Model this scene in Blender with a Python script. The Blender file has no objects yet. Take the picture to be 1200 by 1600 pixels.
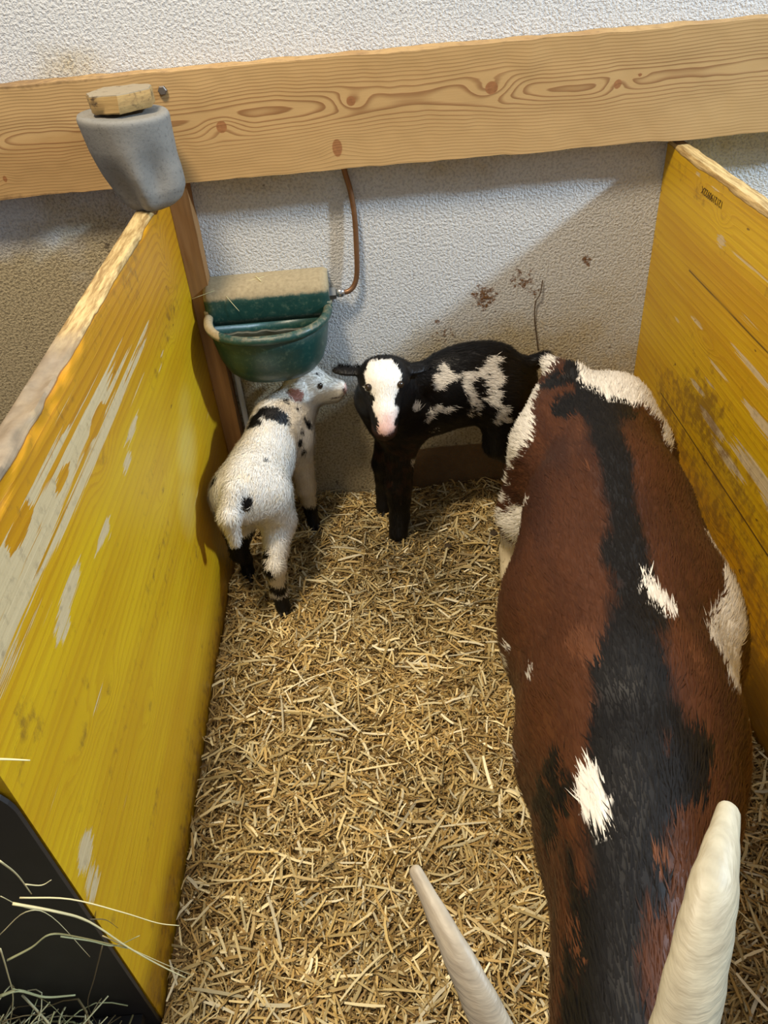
import bpy, math
import numpy as np
from mathutils import Vector, Matrix

scene = bpy.context.scene
COL = scene.collection
rng = np.random.default_rng(7)

# ------------------------------------------------------------------ camera, world, lights, exposure
F_PX, PITCH, ROLL, YAW = 1206.985, 0.672386, -0.090121, -0.006665
cd = bpy.data.cameras.new('camera')
cam = bpy.data.objects.new('camera', cd)
COL.objects.link(cam)
cd.sensor_fit = 'VERTICAL'
cd.sensor_height = 32.0
cd.lens = 32.0 * F_PX / 1600.0
cd.clip_start = 0.02
_cy, _sy, _cp, _sp = math.cos(YAW), math.sin(YAW), math.cos(PITCH), math.sin(PITCH)
_fw = Vector((_sy * _cp, _cy * _cp, -_sp)); _rt = Vector((_cy, -_sy, 0)); _up = _rt.cross(_fw)
_r2 = _rt * math.cos(ROLL) + _up * math.sin(ROLL); _u2 = _up * math.cos(ROLL) - _rt * math.sin(ROLL)
cam.matrix_world = Matrix(((_r2.x, _u2.x, -_fw.x, 0.0), (_r2.y, _u2.y, -_fw.y, -1.60155), (_r2.z, _u2.z, -_fw.z, 1.2), (0, 0, 0, 1)))
scene.camera = cam

w = bpy.data.worlds.new('barn_air'); scene.world = w; w.use_nodes = True
w.node_tree.nodes['Background'].inputs[0].default_value = (0.88, 0.92, 1.0, 1)
w.node_tree.nodes['Background'].inputs[1].default_value = 0.40


def area(name, loc, target, size, power, color):
    l = bpy.data.lights.new(name, 'AREA'); l.shape = 'DISK'; l.size = size; l.energy = power; l.color = color
    o = bpy.data.objects.new(name, l); COL.objects.link(o); o.location = loc
    o.rotation_euler = (Vector(target) - Vector(loc)).to_track_quat('-Z', 'Y').to_euler()
    return o


area('window_daylight', (2.69, -1.0, 2.29), (0.0, -0.2, 0.6), 0.22, 115, (0.64, 0.82, 1.0))
area('barn_lamp', (-0.49, -0.95, 2.7), (0.0, -0.5, 0.2), 0.40, 64, (1.0, 0.84, 0.62))

vs = scene.view_settings
vs.view_transform = 'Standard'; vs.look = 'None'; vs.gamma = 1.0; vs.use_curve_mapping = False
vs.exposure = 0.0


# ------------------------------------------------------------------ helpers
def lin(r, g, b):
    f = lambda c: (c / 255 / 12.92) if c / 255 <= 0.04045 else ((c / 255 + 0.055) / 1.055) ** 2.4
    return (f(r), f(g), f(b), 1.0)


def linc(r, g, b):
    return np.array(lin(r, g, b)[:3])


def hsh(ix, iy, iz, s):
    n = (ix * 374761393 + iy * 668265263 + iz * 2147483647 + s * 974711) & 0xFFFFFFFF
    n = ((n ^ (n >> 13)) * 1274126177) & 0xFFFFFFFF
    n = (n ^ (n >> 16)) & 0xFFFFFF
    return n / float(0xFFFFFF)


def vnoise(P, scale, seed=0):
    P = np.asarray(P, float) * np.asarray(scale, float)
    I = np.floor(P).astype(np.int64); Fr = P - I; U = Fr * Fr * (3 - 2 * Fr)
    out = 0
    for dx in (0, 1):
        for dy in (0, 1):
            for dz in (0, 1):
                wgt = (U[..., 0] if dx else 1 - U[..., 0]) * (U[..., 1] if dy else 1 - U[..., 1]) * (U[..., 2] if dz else 1 - U[..., 2])
                out = out + wgt * hsh(I[..., 0] + dx, I[..., 1] + dy, I[..., 2] + dz, seed)
    return out


def fbm(P, scale, octs=3, seed=0):
    s = np.asarray(scale, float); a = 0.5; t = 0; n = 0
    for k in range(octs):
        t = t + a * vnoise(P, s * 2 ** k, seed + k * 17); n += a; a *= 0.5
    return t / n


def link(o, parent=None):
    COL.objects.link(o)
    if parent is not None:
        o.parent = parent
    return o


def tag(o, label, cat, group=None, kind=None):
    if label: o['label'] = label
    if cat: o['category'] = cat
    if group: o['group'] = group
    if kind: o['kind'] = kind
    return o


def empty(name, loc, label, cat, group=None):
    o = bpy.data.objects.new(name, None); link(o); o.location = loc; o.empty_display_size = 0.05
    return tag(o, label, cat, group)


def base_of(parent):
    b = Vector((0, 0, 0))
    while parent is not None:
        b += parent.location; parent = parent.parent
    return np.array(b)


def mesh(name, V, F, mat, parent=None, origin=None, smooth=True, attrs=None, cols=None, sharp=None):
    """V world-space vertices; F a list/array of equal- or mixed-size faces."""
    V = np.asarray(V, float)
    org = np.zeros(3) if origin is None else np.asarray(origin, float)
    me = bpy.data.meshes.new(name)
    if isinstance(F, np.ndarray):
        k = F.shape[1]; n = len(F)
        me.vertices.add(len(V)); me.vertices.foreach_set('co', (V - org).astype(np.float32).ravel())
        me.loops.add(n * k); me.loops.foreach_set('vertex_index', F.astype(np.int32).ravel())
        me.polygons.add(n); me.polygons.foreach_set('loop_start', np.arange(0, n * k, k, dtype=np.int32))
        me.polygons.foreach_set('loop_total', np.full(n, k, dtype=np.int32))
        me.update(calc_edges=True)
    else:
        me.from_pydata((V - org).tolist(), [], [list(f) for f in F]); me.update()
    me.validate()
    me.polygons.foreach_set('use_smooth', np.full(len(me.polygons), bool(smooth)))
    for an, av in (attrs or {}).items():
        a = me.attributes.new(an, 'FLOAT', 'POINT'); a.data.foreach_set('value', np.asarray(av, np.float32).ravel())
    if cols is not None:
        a = me.color_attributes.new('Col', 'FLOAT_COLOR', 'POINT')
        c4 = np.ones((len(V), 4), np.float32); c4[:, :3] = cols
        a.data.foreach_set('color', c4.ravel())
    me.materials.append(mat)
    o = bpy.data.objects.new(name, me); link(o, parent)
    o.location = Vector(org - base_of(parent))
    if sharp is not None:
        for p in me.polygons: p.use_smooth = True
        me.set_sharp_from_angle(angle=math.radians(sharp))
    return o


class NT:
    def __init__(s, name):
        s.m = bpy.data.materials.new(name); s.m.use_nodes = True; s.t = s.m.node_tree
        s.b = s.t.nodes['Principled BSDF']

    def n(s, typ, **kw):
        nd = s.t.nodes.new(typ)
        for k, v in kw.items(): setattr(nd, k, v)
        return nd

    def set(s, sock, v):
        if isinstance(v, bpy.types.NodeSocket): s.t.links.new(v, sock)
        else: sock.default_value = v

    def coord(s, scale=(1, 1, 1), rot=(0, 0, 0)):
        tc = s.n('ShaderNodeTexCoord'); mp = s.n('ShaderNodeMapping')
        s.t.links.new(tc.outputs['Object'], mp.inputs[0]); mp.inputs['Scale'].default_value = scale; mp.inputs['Rotation'].default_value = rot
        return mp.outputs[0]

    def noise(s, vec, scale=1, detail=3, rough=0.55, dist=0.0):
        nd = s.n('ShaderNodeTexNoise'); s.set(nd.inputs['Vector'], vec)
        nd.inputs['Scale'].default_value = scale; nd.inputs['Detail'].default_value = detail
        nd.inputs['Roughness'].default_value = rough; nd.inputs['Distortion'].default_value = dist
        return nd.outputs['Fac']

    def math(s, op, a, b=0.0, c=0.0, clamp=False):
        nd = s.n('ShaderNodeMath', operation=op, use_clamp=clamp)
        s.set(nd.inputs[0], a); s.set(nd.inputs[1], b); s.set(nd.inputs[2], c)
        return nd.outputs[0]

    def mix(s, fac, a, b, blend='MIX'):
        nd = s.n('ShaderNodeMix', data_type='RGBA', blend_type=blend)
        s.set(nd.inputs[0], fac); s.set(nd.inputs[6], a); s.set(nd.inputs[7], b)
        return nd.outputs[2]

    def ss(s, v, lo, hi):
        nd = s.n('ShaderNodeMapRange', interpolation_type='SMOOTHSTEP')
        s.set(nd.inputs[0], v); nd.inputs[1].default_value = lo; nd.inputs[2].default_value = hi
        return nd.outputs[0]

    def attr(s, name):
        nd = s.n('ShaderNodeAttribute', attribute_name=name)
        return nd

    def bump(s, h, strength=0.5, dist=0.002):
        nd = s.n('ShaderNodeBump'); s.set(nd.inputs['Height'], h)
        nd.inputs['Strength'].default_value = strength; nd.inputs['Distance'].default_value = dist
        s.t.links.new(nd.outputs[0], s.b.inputs['Normal'])

    def base(s, c): s.set(s.b.inputs['Base Color'], c)
    def rough(s, r): s.set(s.b.inputs['Roughness'], r)


def plain(name, c, rough=0.6, metal=0.0, var=0.15, vs_=60, bump=0.0):
    t = NT(name); nz = t.noise(t.coord(), vs_, 4)
    c2 = tuple(x * (1 - var) for x in c[:3]) + (1,); c3 = tuple(min(1, x * (1 + var)) for x in c[:3]) + (1,)
    t.base(t.mix(nz, c2, c3)); t.rough(rough); t.b.inputs['Metallic'].default_value = metal
    if bump: t.bump(nz, 0.6, bump)
    return t.m


def grid_box(lo, hi, step):
    """closed subdivided box, returns V, F(quads)."""
    lo = np.array(lo, float); hi = np.array(hi, float)
    Vs, Fs, off = [], [], 0
    n = [max(1, int(round((hi[i] - lo[i]) / step[i]))) for i in range(3)]
    for ax in range(3):
        a, b = [i for i in range(3) if i != ax]
        u = np.linspace(lo[a], hi[a], n[a] + 1); v = np.linspace(lo[b], hi[b], n[b] + 1)
        U, W = np.meshgrid(u, v, indexing='ij')
        idx = np.arange(U.size).reshape(U.shape)
        q = np.stack([idx[:-1, :-1], idx[1:, :-1], idx[1:, 1:], idx[:-1, 1:]], -1).reshape(-1, 4)
        for side in (0, 1):
            P = np.zeros(U.shape + (3,)); P[..., a] = U; P[..., b] = W; P[..., ax] = (lo, hi)[side][ax]
            flip = (side == 1) == (ax == 1)
            Vs.append(P.reshape(-1, 3)); Fs.append((q[:, ::-1] if flip else q) + off); off += U.size
    V = np.concatenate(Vs); F = np.concatenate(Fs)
    # weld
    key = np.round(V * 20000).astype(np.int64)
    _, first, inv = np.unique(key, axis=0, return_index=True, return_inverse=True)
    return V[first], inv.ravel()[F]


def tube(path, radii, seg=10, flat=1.0, cap=True):
    """swept tube; returns V, F(list)."""
    P = [Vector(p) for p in path]
    if not hasattr(radii, '__len__'): radii = [radii] * len(P)
    V, F = [], []
    t0 = (P[1] - P[0]).normalized(); up = Vector((0, 0, 1)) if abs(t0.z) < 0.9 else Vector((0, 1, 0))
    nrm = t0.cross(up).normalized()
    for i, p in enumerate(P):
        t = ((P[min(i + 1, len(P) - 1)]) - (P[max(i - 1, 0)])).normalized()
        nrm = (nrm - t * nrm.dot(t)).normalized(); bn = t.cross(nrm)
        for k in range(seg):
            a = 2 * math.pi * k / seg
            V.append(tuple(p + nrm * math.cos(a) * radii[i] + bn * math.sin(a) * radii[i] * flat))
    for i in range(len(P) - 1):
        for k in range(seg):
            a = i * seg + k; b = i * seg + (k + 1) % seg
            F.append((a, b, b + seg, a + seg))
    if cap:
        F.append(tuple(range(seg))[::-1]); F.append(tuple(range((len(P) - 1) * seg, len(P) * seg)))
    return V, F


def spline(pts, n=8):
    pts = [np.array(p, float) for p in pts]
    P = [2 * pts[0] - pts[1]] + pts + [2 * pts[-1] - pts[-2]]
    out = []
    for i in range(1, len(P) - 2):
        for k in range(n):
            t = k / n; a, b, c, d = P[i - 1], P[i], P[i + 1], P[i + 2]
            out.append(0.5 * (2 * b + (c - a) * t + (2 * a - 5 * b + 4 * c - d) * t * t + (3 * b - a - 3 * c + d) * t ** 3))
    out.append(pts[-1])
    return out


def loft(rings, cap0=True, cap1=True):
    V, F = [], []; n = len(rings[0])
    for r in rings: V += [tuple(p) for p in r]
    for i in range(len(rings) - 1):
        for k in range(n):
            a = i * n + k; b = i * n + (k + 1) % n
            F.append((a, b, b + n, a + n))
    if cap0: F.append(tuple(range(n))[::-1])
    if cap1: F.append(tuple(range((len(rings) - 1) * n, len(rings) * n)))
    return V, F


# ------------------------------------------------------------------ materials
def mat_wall():
    t = NT('stucco'); co = t.coord()
    dirt = t.attr('dirt').outputs['Fac']; plinth = t.attr('plinth').outputs['Fac']
    big = t.noise(co, 7, 5, 0.6); fine = t.noise(co, 190, 3, 0.6); mid = t.noise(co, 38, 4, 0.65)
    c = t.mix(big, lin(196, 198, 199), lin(212, 213, 212))
    dm = t.ss(t.math('ADD', dirt, t.math('MULTIPLY', t.math('SUBTRACT', mid, 0.5), 0.7)), 0.18, 0.95)
    c = t.mix(dm, c, lin(186, 172, 138))
    # rust brown / mud spatter
    sp = t.attr('spatter').outputs['Fac']
    sm = t.ss(t.math('ADD', t.math('MULTIPLY', sp, 0.42), t.noise(co, 70, 4, 0.7)), 0.80, 0.90)
    c = t.mix(sm, c, lin(112, 78, 44))
    specks = t.ss(t.math('ADD', t.noise(co, 45, 2, 0.5), t.math('MULTIPLY', dirt, 0.06)), 0.735, 0.775)
    c = t.mix(t.math('MULTIPLY', specks, 0.75), c, lin(88, 76, 60))
    pl = t.ss(t.math('ADD', plinth, t.math('MULTIPLY', t.math('SUBTRACT', mid, 0.5), 0.4)), 0.35, 0.65)
    c = t.mix(pl, c, t.mix(mid, lin(96, 72, 46), lin(140, 112, 76)))
    pits = t.ss(fine, 0.36, 0.56)
    pitc = t.mix(t.ss(dirt, 0.2, 0.9), lin(160, 163, 168), lin(104, 94, 72))
    c = t.mix(t.math('MULTIPLY', t.math('SUBTRACT', 1.0, pits), 0.6), c, pitc)
    t.base(c); t.rough(0.95)
    h = t.math('ADD', t.math('MULTIPLY', fine, 1.0), t.math('MULTIPLY', t.noise(co, 330, 2), 0.3))
    t.bump(h, 1.0, 0.0055)
    return t.m


def mat_beam():
    t = NT('sawn_spruce'); co = t.coord((3, 60, 60)); co1 = t.coord()
    g = t.attr('grain').outputs['Fac']; kn = t.attr('knot').outputs['Fac']; fd = t.attr('fade').outputs['Fac']; dm = t.attr('dirt').outputs['Fac']
    wob = t.math('MULTIPLY', t.math('SUBTRACT', t.noise(co, 1.0, 3), 0.5), 0.5)
    ph = t.math('FRACT', t.math('ADD', g, wob))
    late = t.math('MULTIPLY', t.ss(ph, 0.45, 0.88), t.math('SUBTRACT', 1.0, t.ss(ph, 0.9, 1.0)))
    tone = t.noise(t.coord((1.5, 9, 9)), 1.0, 3)
    c = t.mix(tone, lin(160, 127, 78), lin(186, 154, 104))
    fib = t.noise(t.coord((12, 420, 420)), 1.0, 2)
    c = t.mix(t.math('MULTIPLY', fib, 0.25), c, lin(170, 130, 76))
    c = t.mix(t.math('MULTIPLY', late, t.math('ADD', t.math('MULTIPLY', fd, 0.5), t.math('MULTIPLY', t.noise(co1, 9, 2), 0.5))), c, lin(116, 72, 30))
    c = t.mix(t.ss(kn, 0.45, 0.62), c, t.mix(t.noise(co1, 160, 3), lin(112, 68, 34), lin(158, 108, 60)))
    dd = t.ss(t.math('ADD', dm, t.math('MULTIPLY', t.noise(co1, 55, 4, 0.7), 0.8)), 0.78, 1.1)
    c = t.mix(t.math('MULTIPLY', dd, 0.75), c, lin(104, 78, 48))
    sp = t.ss(t.noise(co1, 42, 2), 0.77, 0.79)
    c = t.mix(t.math('MULTIPLY', sp, 0.7), c, lin(70, 48, 28))
    t.base(c); t.rough(0.75); t.bump(t.math('ADD', late, t.math('MULTIPLY', fib, 0.5)), 0.25, 0.001)
    return t.m


def mat_board():
    t = NT('yellow_shuttering_board'); co = t.coord()
    wear = t.attr('wear').outputs['Fac']; dirt = t.attr('dirt').outputs['Fac']; bare = t.attr('bare').outputs['Fac']; grain = t.attr('grain').outputs['Fac']
    gv = t.noise(t.coord((14, 2.2, 55)), 1.0, 4, 0.55, 0.6)
    lines = t.noise(t.coord((60, 3.0, 260)), 1.0, 3, 0.6, 0.3)
    ph = t.math('FRACT', t.math('ADD', grain, t.math('MULTIPLY', gv, 1.6)))
    late = t.math('MULTIPLY', t.ss(ph, 0.4, 0.85), t.math('SUBTRACT', 1.0, t.ss(ph, 0.88, 1.0)))
    y = t.mix(t.ss(t.noise(t.coord((2, 1.5, 8)), 1.0, 3), 0.3, 0.7), lin(194, 148, 12), lin(212, 174, 20))
    zf = t.attr('amber').outputs['Fac']
    y = t.mix(zf, y, lin(196, 132, 16))
    y = t.mix(t.math('MULTIPLY', late, t.math('ADD', 0.26, t.math('MULTIPLY', zf, 0.4))), y, lin(168, 108, 14))
    y = t.mix(t.math('MULTIPLY', lines, 0.14), y, lin(170, 124, 14))
    wood = t.mix(lines, lin(182, 158, 112), lin(214, 192, 148))
    wood = t.mix(t.math('MULTIPLY', t.ss(t.noise(co, 60, 4, 0.7), 0.5, 0.75), 0.5), wood, lin(130, 112, 84))
    th = t.math('ADD', t.math('ADD', wear, t.math('MULTIPLY', t.math('SUBTRACT', lines, 0.5), 1.9)), t.math('MULTIPLY', t.math('SUBTRACT', gv, 0.5), 1.3))
    c = t.mix(t.ss(th, 0.52, 0.60), y, wood)
    glare_wear = t.attr('glare_wear').outputs['Fac']
    c = t.mix(t.math('MULTIPLY', glare_wear, t.math('ADD', 0.25, t.math('MULTIPLY', lines, 0.7))), c, lin(214, 196, 112))
    dn = t.noise(co, 48, 5, 0.68)
    d1 = t.ss(t.math('ADD', t.math('MULTIPLY', dirt, 0.5), dn), 0.66, 0.92)
    c = t.mix(t.math('MULTIPLY', d1, 0.7), c, lin(118, 82, 30))
    spk = t.ss(t.noise(t.coord((40, 26, 52)), 1.0, 2), 0.745, 0.78)
    c = t.mix(t.math('MULTIPLY', spk, 0.8), c, lin(92, 58, 16))
    seam = t.attr('seam').outputs['Fac']
    c = t.mix(t.ss(seam, 0.4, 0.9), c, lin(82, 56, 20))
    bw = t.mix(t.ss(t.noise(t.coord((150, 12, 150)), 1.0, 5, .7), .35, .65), lin(140, 112, 68), lin(206, 180, 126))
    bw = t.mix(t.ss(t.attr('chew').outputs['Fac'], 0.3, 0.9), bw, t.mix(dn, lin(96, 84, 70), lin(158, 142, 118)))
    bd = t.math('ADD', bare, t.math('MULTIPLY', t.math('SUBTRACT', dn, 0.5), 0.3))
    c = t.mix(t.math('MULTIPLY', t.ss(bd, 0.25, 0.45), 0.8), c, lin(78, 54, 30))
    c = t.mix(t.ss(bd, 0.45, 0.62), c, bw)
    t.base(c)
    t.rough(t.mix(t.ss(th, 0.5, 0.6), (0.42,) * 3 + (1,), (0.8,) * 3 + (1,)))
    t.bump(t.math('ADD', t.math('MULTIPLY', late, 0.4), t.math('ADD', lines, t.math('MULTIPLY', t.ss(th, 0.5, 0.6), -0.6))), 0.4, 0.0012)
    return t.m


def mat_col(name, rough=0.8, spec=0.3, sheen=0.0, trans=False):
    t = NT(name); t.base(t.attr('Col').outputs['Color']); t.rough(rough)
    t.b.inputs['Specular IOR Level'].default_value = spec
    return t.m


M_WALL, M_BEAM, M_BOARD = mat_wall(), mat_beam(), mat_board()
M_FUR = mat_col('coat_hair', 0.5, 0.28)
M_STRAW = mat_col('straw', 0.6, 0.35)
M_HAY = plain('hay', lin(196, 186, 140), 0.7, var=0.2)


# ------------------------------------------------------------------ setting
def grid_plane(us, vs_, fn):
    U, W = np.meshgrid(us, vs_, indexing='ij'); P = fn(U, W).reshape(-1, 3)
    idx = np.arange(U.size).reshape(U.shape)
    return P, np.stack([idx[:-1, :-1], idx[1:, :-1], idx[1:, 1:], idx[:-1, 1:]], -1).reshape(-1, 4)


V, Fq = grid_plane(np.linspace(-2.6, 3.4, 600), np.linspace(-0.06, 2.9, 300), lambda U, W: np.stack([U, 0 * U, W], -1))
x, z = V[:, 0], V[:, 2]
nz = fbm(V, (5, 1, 5), 4, 3)
dirt = np.clip((0.50 - z) / 0.22 + (nz - 0.5) * 1.6, 0, 1) * 0.9
dirt = np.maximum(dirt, np.clip(1.15 - np.abs(z - 0.77) / 0.05, 0, 1) * np.clip((nz - 0.35) * 3, 0, 1) * 0.55)
dirt = np.where(x < -0.38, np.maximum(dirt, np.clip((0.80 - z) / 0.16 + (nz - 0.5) * 1.8, 0, 1)), dirt)
dirt = np.maximum(dirt, np.clip(1 - np.hypot(x + 0.5, (z - 1.0) * 2) / 0.14, 0, 1) * 0.7)
dirt = np.where((x > -0.37) & (x < -0.05), dirt * np.clip(1.3 - (x + 0.37) * 0 - 0.25, 0, 1), dirt)
spat = np.zeros(len(V))
for (sx, sz, sr, a) in [(0.25, 0.50, 0.05, 1), (0.33, 0.53, 0.045, .9), (0.16, 0.42, 0.05, .75), (0.47, 0.56, 0.022, 1.0), (0.36, 0.50, 0.03, .8), (0.28, 0.44, 0.06, .55), (0.30, 0.50, 0.20, .42), (0.15, .36, .12, .42), (-0.2, .64, .1, .3),
                        (0.14, 0.45, 0.02, .8), (0.47, 0.72, 0.03, .4), (-0.45, 0.72, 0.10, .3), (0.21, 0.77, 0.10, .35)]:
    spat = np.maximum(spat, a * np.clip(1.25 - np.hypot(x - sx, z - sz) / sr, 0, 1))
pl = np.clip((0.112 + 0.006 * np.sin(x * 9) - z) / 0.012 + 0.5, 0, 1) * np.clip((x + 0.03) / 0.06, 0, 1)
wall = mesh('wall_back', V, Fq[:, ::-1], M_WALL, attrs={'dirt': dirt, 'spatter': spat, 'plinth': pl})
tag(wall, None, None, kind='structure')

M_FLOOR = plain('packed_litter', lin(104, 84, 52), 0.95, var=0.4, vs_=25, bump=0.01)
V, Fq = grid_plane(np.linspace(-2.6, 3.4, 30), np.linspace(-3.2, 0.0, 20), lambda U, W: np.stack([U, W, 0 * U - 0.05], -1))
tag(mesh('floor', V, Fq, M_FLOOR), None, None, kind='structure')

# ------------------------------------------------------------------ plank along the wall
XL, XR, ZT = -0.371, 0.606, 0.79
V, Fq = grid_box((-1.3, -0.05, 0.800), (1.6, -0.001, 0.985), (0.0035, 0.0125, 0.0028))
x, y, z = V.T
zc = 0.906 + 0.006 * np.sin(x * 3.1 + 0.5) + 0.004 * np.sin(x * 7 + 2) + 0.01 * (fbm(np.stack([x, 0 * x, 0 * x], 1), (4, 1, 1), 2, 5) - 0.5)
u = z - zc
d = 0.020 + 0.009 * np.sin(x * 6.2 + 1.2) + 0.005 * np.sin(x * 13.3)
knots = [(-0.003, 0.915, .0085, .0085), (0.251, 0.916, .012, .011), (-0.036, 0.839, .0095, .0165), (-0.242, 0.891, .010, .010), (0.48, 0.903, .0075, .0075), (-0.683, 0.903, .009, .011),
         (0.519, 0.914, .004, .003), (-0.66, 0.835, .004, .006), (0.95, 0.9, .011, .011), (1.3, 0.9, .009, .01), (-1.0, 0.9, .01, .01)]
r = np.sqrt(u * u + d * d)
kn = np.zeros(len(V))
for (kx, kz, ra, rb) in knots:
    e = np.hypot((x - kx) / (ra * 3.6), (z - kz) / (rb * 1.7))
    r = r + 0.013 * (ra / .01) * np.exp(-e * e)
    kn = np.maximum(kn, np.clip(1.5 - np.hypot((x - kx) / ra, (z - kz) / rb), 0, 1))
g = r / 0.0052 + 0.7 * fbm(V, (2, 10, 14), 2, 9)
dirt = np.clip((z - 0.972) / 0.015, 0, 1) * 0.5 + np.clip((0.812 - z) / 0.012, 0, 1) * 0.35 + 0.35 * np.clip(-(x + 0.30) * 2, 0, 1)
V2 = V + (fbm(V, (22, 22, 22), 2, 4) - 0.5)[:, None] * np.array([0, 0.002, 0.006])
beam = mesh('wall_plank', V2, Fq, M_BEAM, origin=(0.1, -0.025, 0.80), attrs={'grain': g, 'fade': np.clip(1.25 - np.abs(u) / 0.05, 0, 1), 'knot': kn, 'dirt': dirt}, sharp=50)
tag(beam, 'long knotty spruce plank fixed across the white stucco wall', 'plank')
M_STEEL = plain('dull_steel', lin(120, 112, 104), 0.5, 0.8)
Vb, Fb = loft([[(-0.333 + rr * math.cos(a), yy, 0.958 + rr * math.sin(a)) for a in np.linspace(0, 2 * math.pi, 7)[:-1]] for rr, yy in [(.008, -.048), (.008, -.0555), (.0065, -.057)]])
mesh('bolt_head', Vb, Fb, M_STEEL, parent=beam, smooth=False, origin=(-0.333, -0.05, 0.958))['label'] = 'dull steel bolt head in the plank'


# ------------------------------------------------------------------ yellow partitions
def ell(y, z, cy, cz, ry, rz):
    return np.clip(1.5 - np.hypot((y - cy) / ry, (z - cz) / rz), 0, 1)


def board(name, x_in, x_out, y0, left):
    lo, hi = (min(x_in, x_out), y0, -0.045), (max(x_in, x_out), -0.001, ZT)
    V, Fq = grid_box(lo, hi, (0.006, 0.006, 0.0045))
    x, y, z = V.T
    wear = np.zeros(len(V)); glare_wear = wear.copy(); seam = wear.copy(); amber = wear.copy(); chew = wear.copy()
    nz = fbm(V, (8, 5, 16), 3, 21 + left)
    nf = fbm(V, (30, 14, 60), 3, 31 + left)
    if left:
        for (cy, cz, ry, rz, a) in [(-.80, .702, .20, .014, 1), (-.72, .668, .24, .013, 1), (-.62, .690, .12, .006, .8), (-.95, .690, .18, .014, .95), (-.90, .668, .14, .008, .8), (-1.06, .712, .16, .032, 1), (-1.12, .680, .15, .028, 1), (-.75, .728, .2, .003, .6), (-.52, .63, .08, .004, .6), (-.9, .755, .2, .003, .6),
                                    (-.90, .735, .10, .008, .8), (-.50, .662, .10, .006, .85), (-.42, .672, .06, .004, .8), (-.60, .604, .05, .012, .75), (-.66, .585, .03, .010, .8),
                                    (-.815, .578, .035, .008, .95), (-.80, .566, .02, .006, .9), (-.945, .606, .055, .014, 1), (-.99, .59, .03, .010, .9), (-1.13, .66, .10, .012, .9),
                                    (-.38, .59, .04, .004, .6), (-.35, .60, .02, .006, .6), (-1.143, .385, .028, .022, .85), (-1.16, .35, .025, .02, .8), (-.56, .712, .06, .004, .6), (-.99, .46, .03, .008, .45)]:
            wear = np.maximum(wear, a * ell(y, z, cy, cz, ry, rz))
        for (cy, cz, ry, rz, a) in [(-.36, .40, .07, .05, .75), (-.44, .34, .06, .05, .6), (-.30, .46, .05, .03, .3)]:  # pale sun patch: glare and wear painted into the board colour
            glare_wear = np.maximum(glare_wear, a * ell(y, z, cy, cz, ry, rz))
        for (cy, cz, ry, rz) in [(-.71, .688, .03, .010), (-.86, .703, .025, .007), (-.985, .727, .03, .011)]:
            wear = wear - 1.2 * ell(y, z, cy, cz, ry, rz)
        amber = np.clip((z - 0.60) / 0.10, 0, 1) * 0.8
        for zz in (0.142,):
            seam = np.maximum(seam, np.clip(1 - np.abs(z - zz) / 0.002, 0, 1) * 0.3)
        bare_h = 0.001 + 0.010 * fbm(V * [0, 1, 0], (1, 14, 1), 3, 5)
    else:
        for (cy, cz, ry, rz, a) in [(-.17, .77, .02, .004, .8), (-.25, .765, .025, .004, .8), (-.31, .70, .02, .012, .8), (-.46, .62, .05, .006, .6), (-.52, .56, .09, .008, .8), (-.60, .50, .09, .012, .85),
                                    (-.40, .50, .05, .006, .7), (-.34, .43, .05, .008, .8), (-.42, .40, .06, .012, .9), (-.50, .38, .07, .014, .85), (-.19, .50, .015, .007, .7), (-.28, .535, .04, .005, .5),
                                    (-.60, .42, .10, .02, .9), (-.70, .40, .10, .015, .8), (-.44, .70, .10, .004, .6), (-.75, .50, .15, .015, .8), (-.9, .55, .2, .02, .8), (-.38, .46, .03, .005, .7)]:
            wear = np.maximum(wear, a * ell(y, z, cy, cz, ry, rz))
        amber = np.clip((0.30 - z) / 0.05, 0, 1) * 0.55  # lower band: the big goat's shade put into the board colour
        for zz, a, ys in [(0.323, 1.0, -.17), (0.607, 0.9, -.20), (0.648, 0.35, 0)]:
            seam = np.maximum(seam, a * np.clip(1.3 - np.abs(z - zz - 0.0006 * np.sin(y * 30)) / 0.0035, 0, 1) * (y < ys))
        seam = np.maximum(seam, 0.8 * np.clip(1.3 - np.abs(y + 0.345) / 0.003, 0, 1) * (z > .607) * (z < .648))
        bare_h = 0.004 + 0.008 * fbm(V * [0, 1, 0], (1, 12, 1), 3, 5)
    inner = np.abs(x - x_in) < 0.002
    bare = np.where(inner, np.clip((z - (ZT - bare_h)) / 0.006 + 0.5, 0, 1), 0.0)
    bare = np.where(z > ZT - 0.001, 1.0, bare)
    bare = np.where((~inner) & (z <= ZT - 0.001), np.clip((z - (ZT - 0.01)) / 0.006, 0, 1), bare)
    if left: chew = np.clip((-y - 0.55) / 0.2, 0, 1) * np.clip((z - ZT + 0.04) / 0.02, 0, 1) * (0.4 + nf)
    dirt = np.clip((0.13 - z) / 0.12, 0, 1) * 0.7 + np.clip((nz - 0.52) * 1.6, 0, 0.5)
    if left: dirt += 0.5 * np.clip(1 - np.abs(y + 1.12) / 0.05, 0, 1) * np.clip(1 - np.abs(z - .6) / .07, 0, 1) + 0.25 * np.clip((z - .70) / .06, 0, 1)
    else: dirt += 0.5 * np.clip((0.60 - z) / 0.3, 0, 1) * np.clip(-y / .3, 0, 1)
    kk = np.zeros(len(V))
    klist = [(-.17, .70, .010, .03), (-.245, .60, .010, .012), (-.74, .64, .02, .012), (-1.05, .47, .022, .012), (-.96, .44, .018, .010), (-.88, .30, .02, .01), (-1.1, .12, .02, .012), (-.55, .45, .015, .006)] if left else \
            [(-.19, .752, .008, .006), (-.30, .735, .012, .008), (-.5, .25, .02, .01), (-.33, .52, .02, .008), (-.6, .66, .02, .01), (-.85, .66, .02, .01)]
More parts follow.
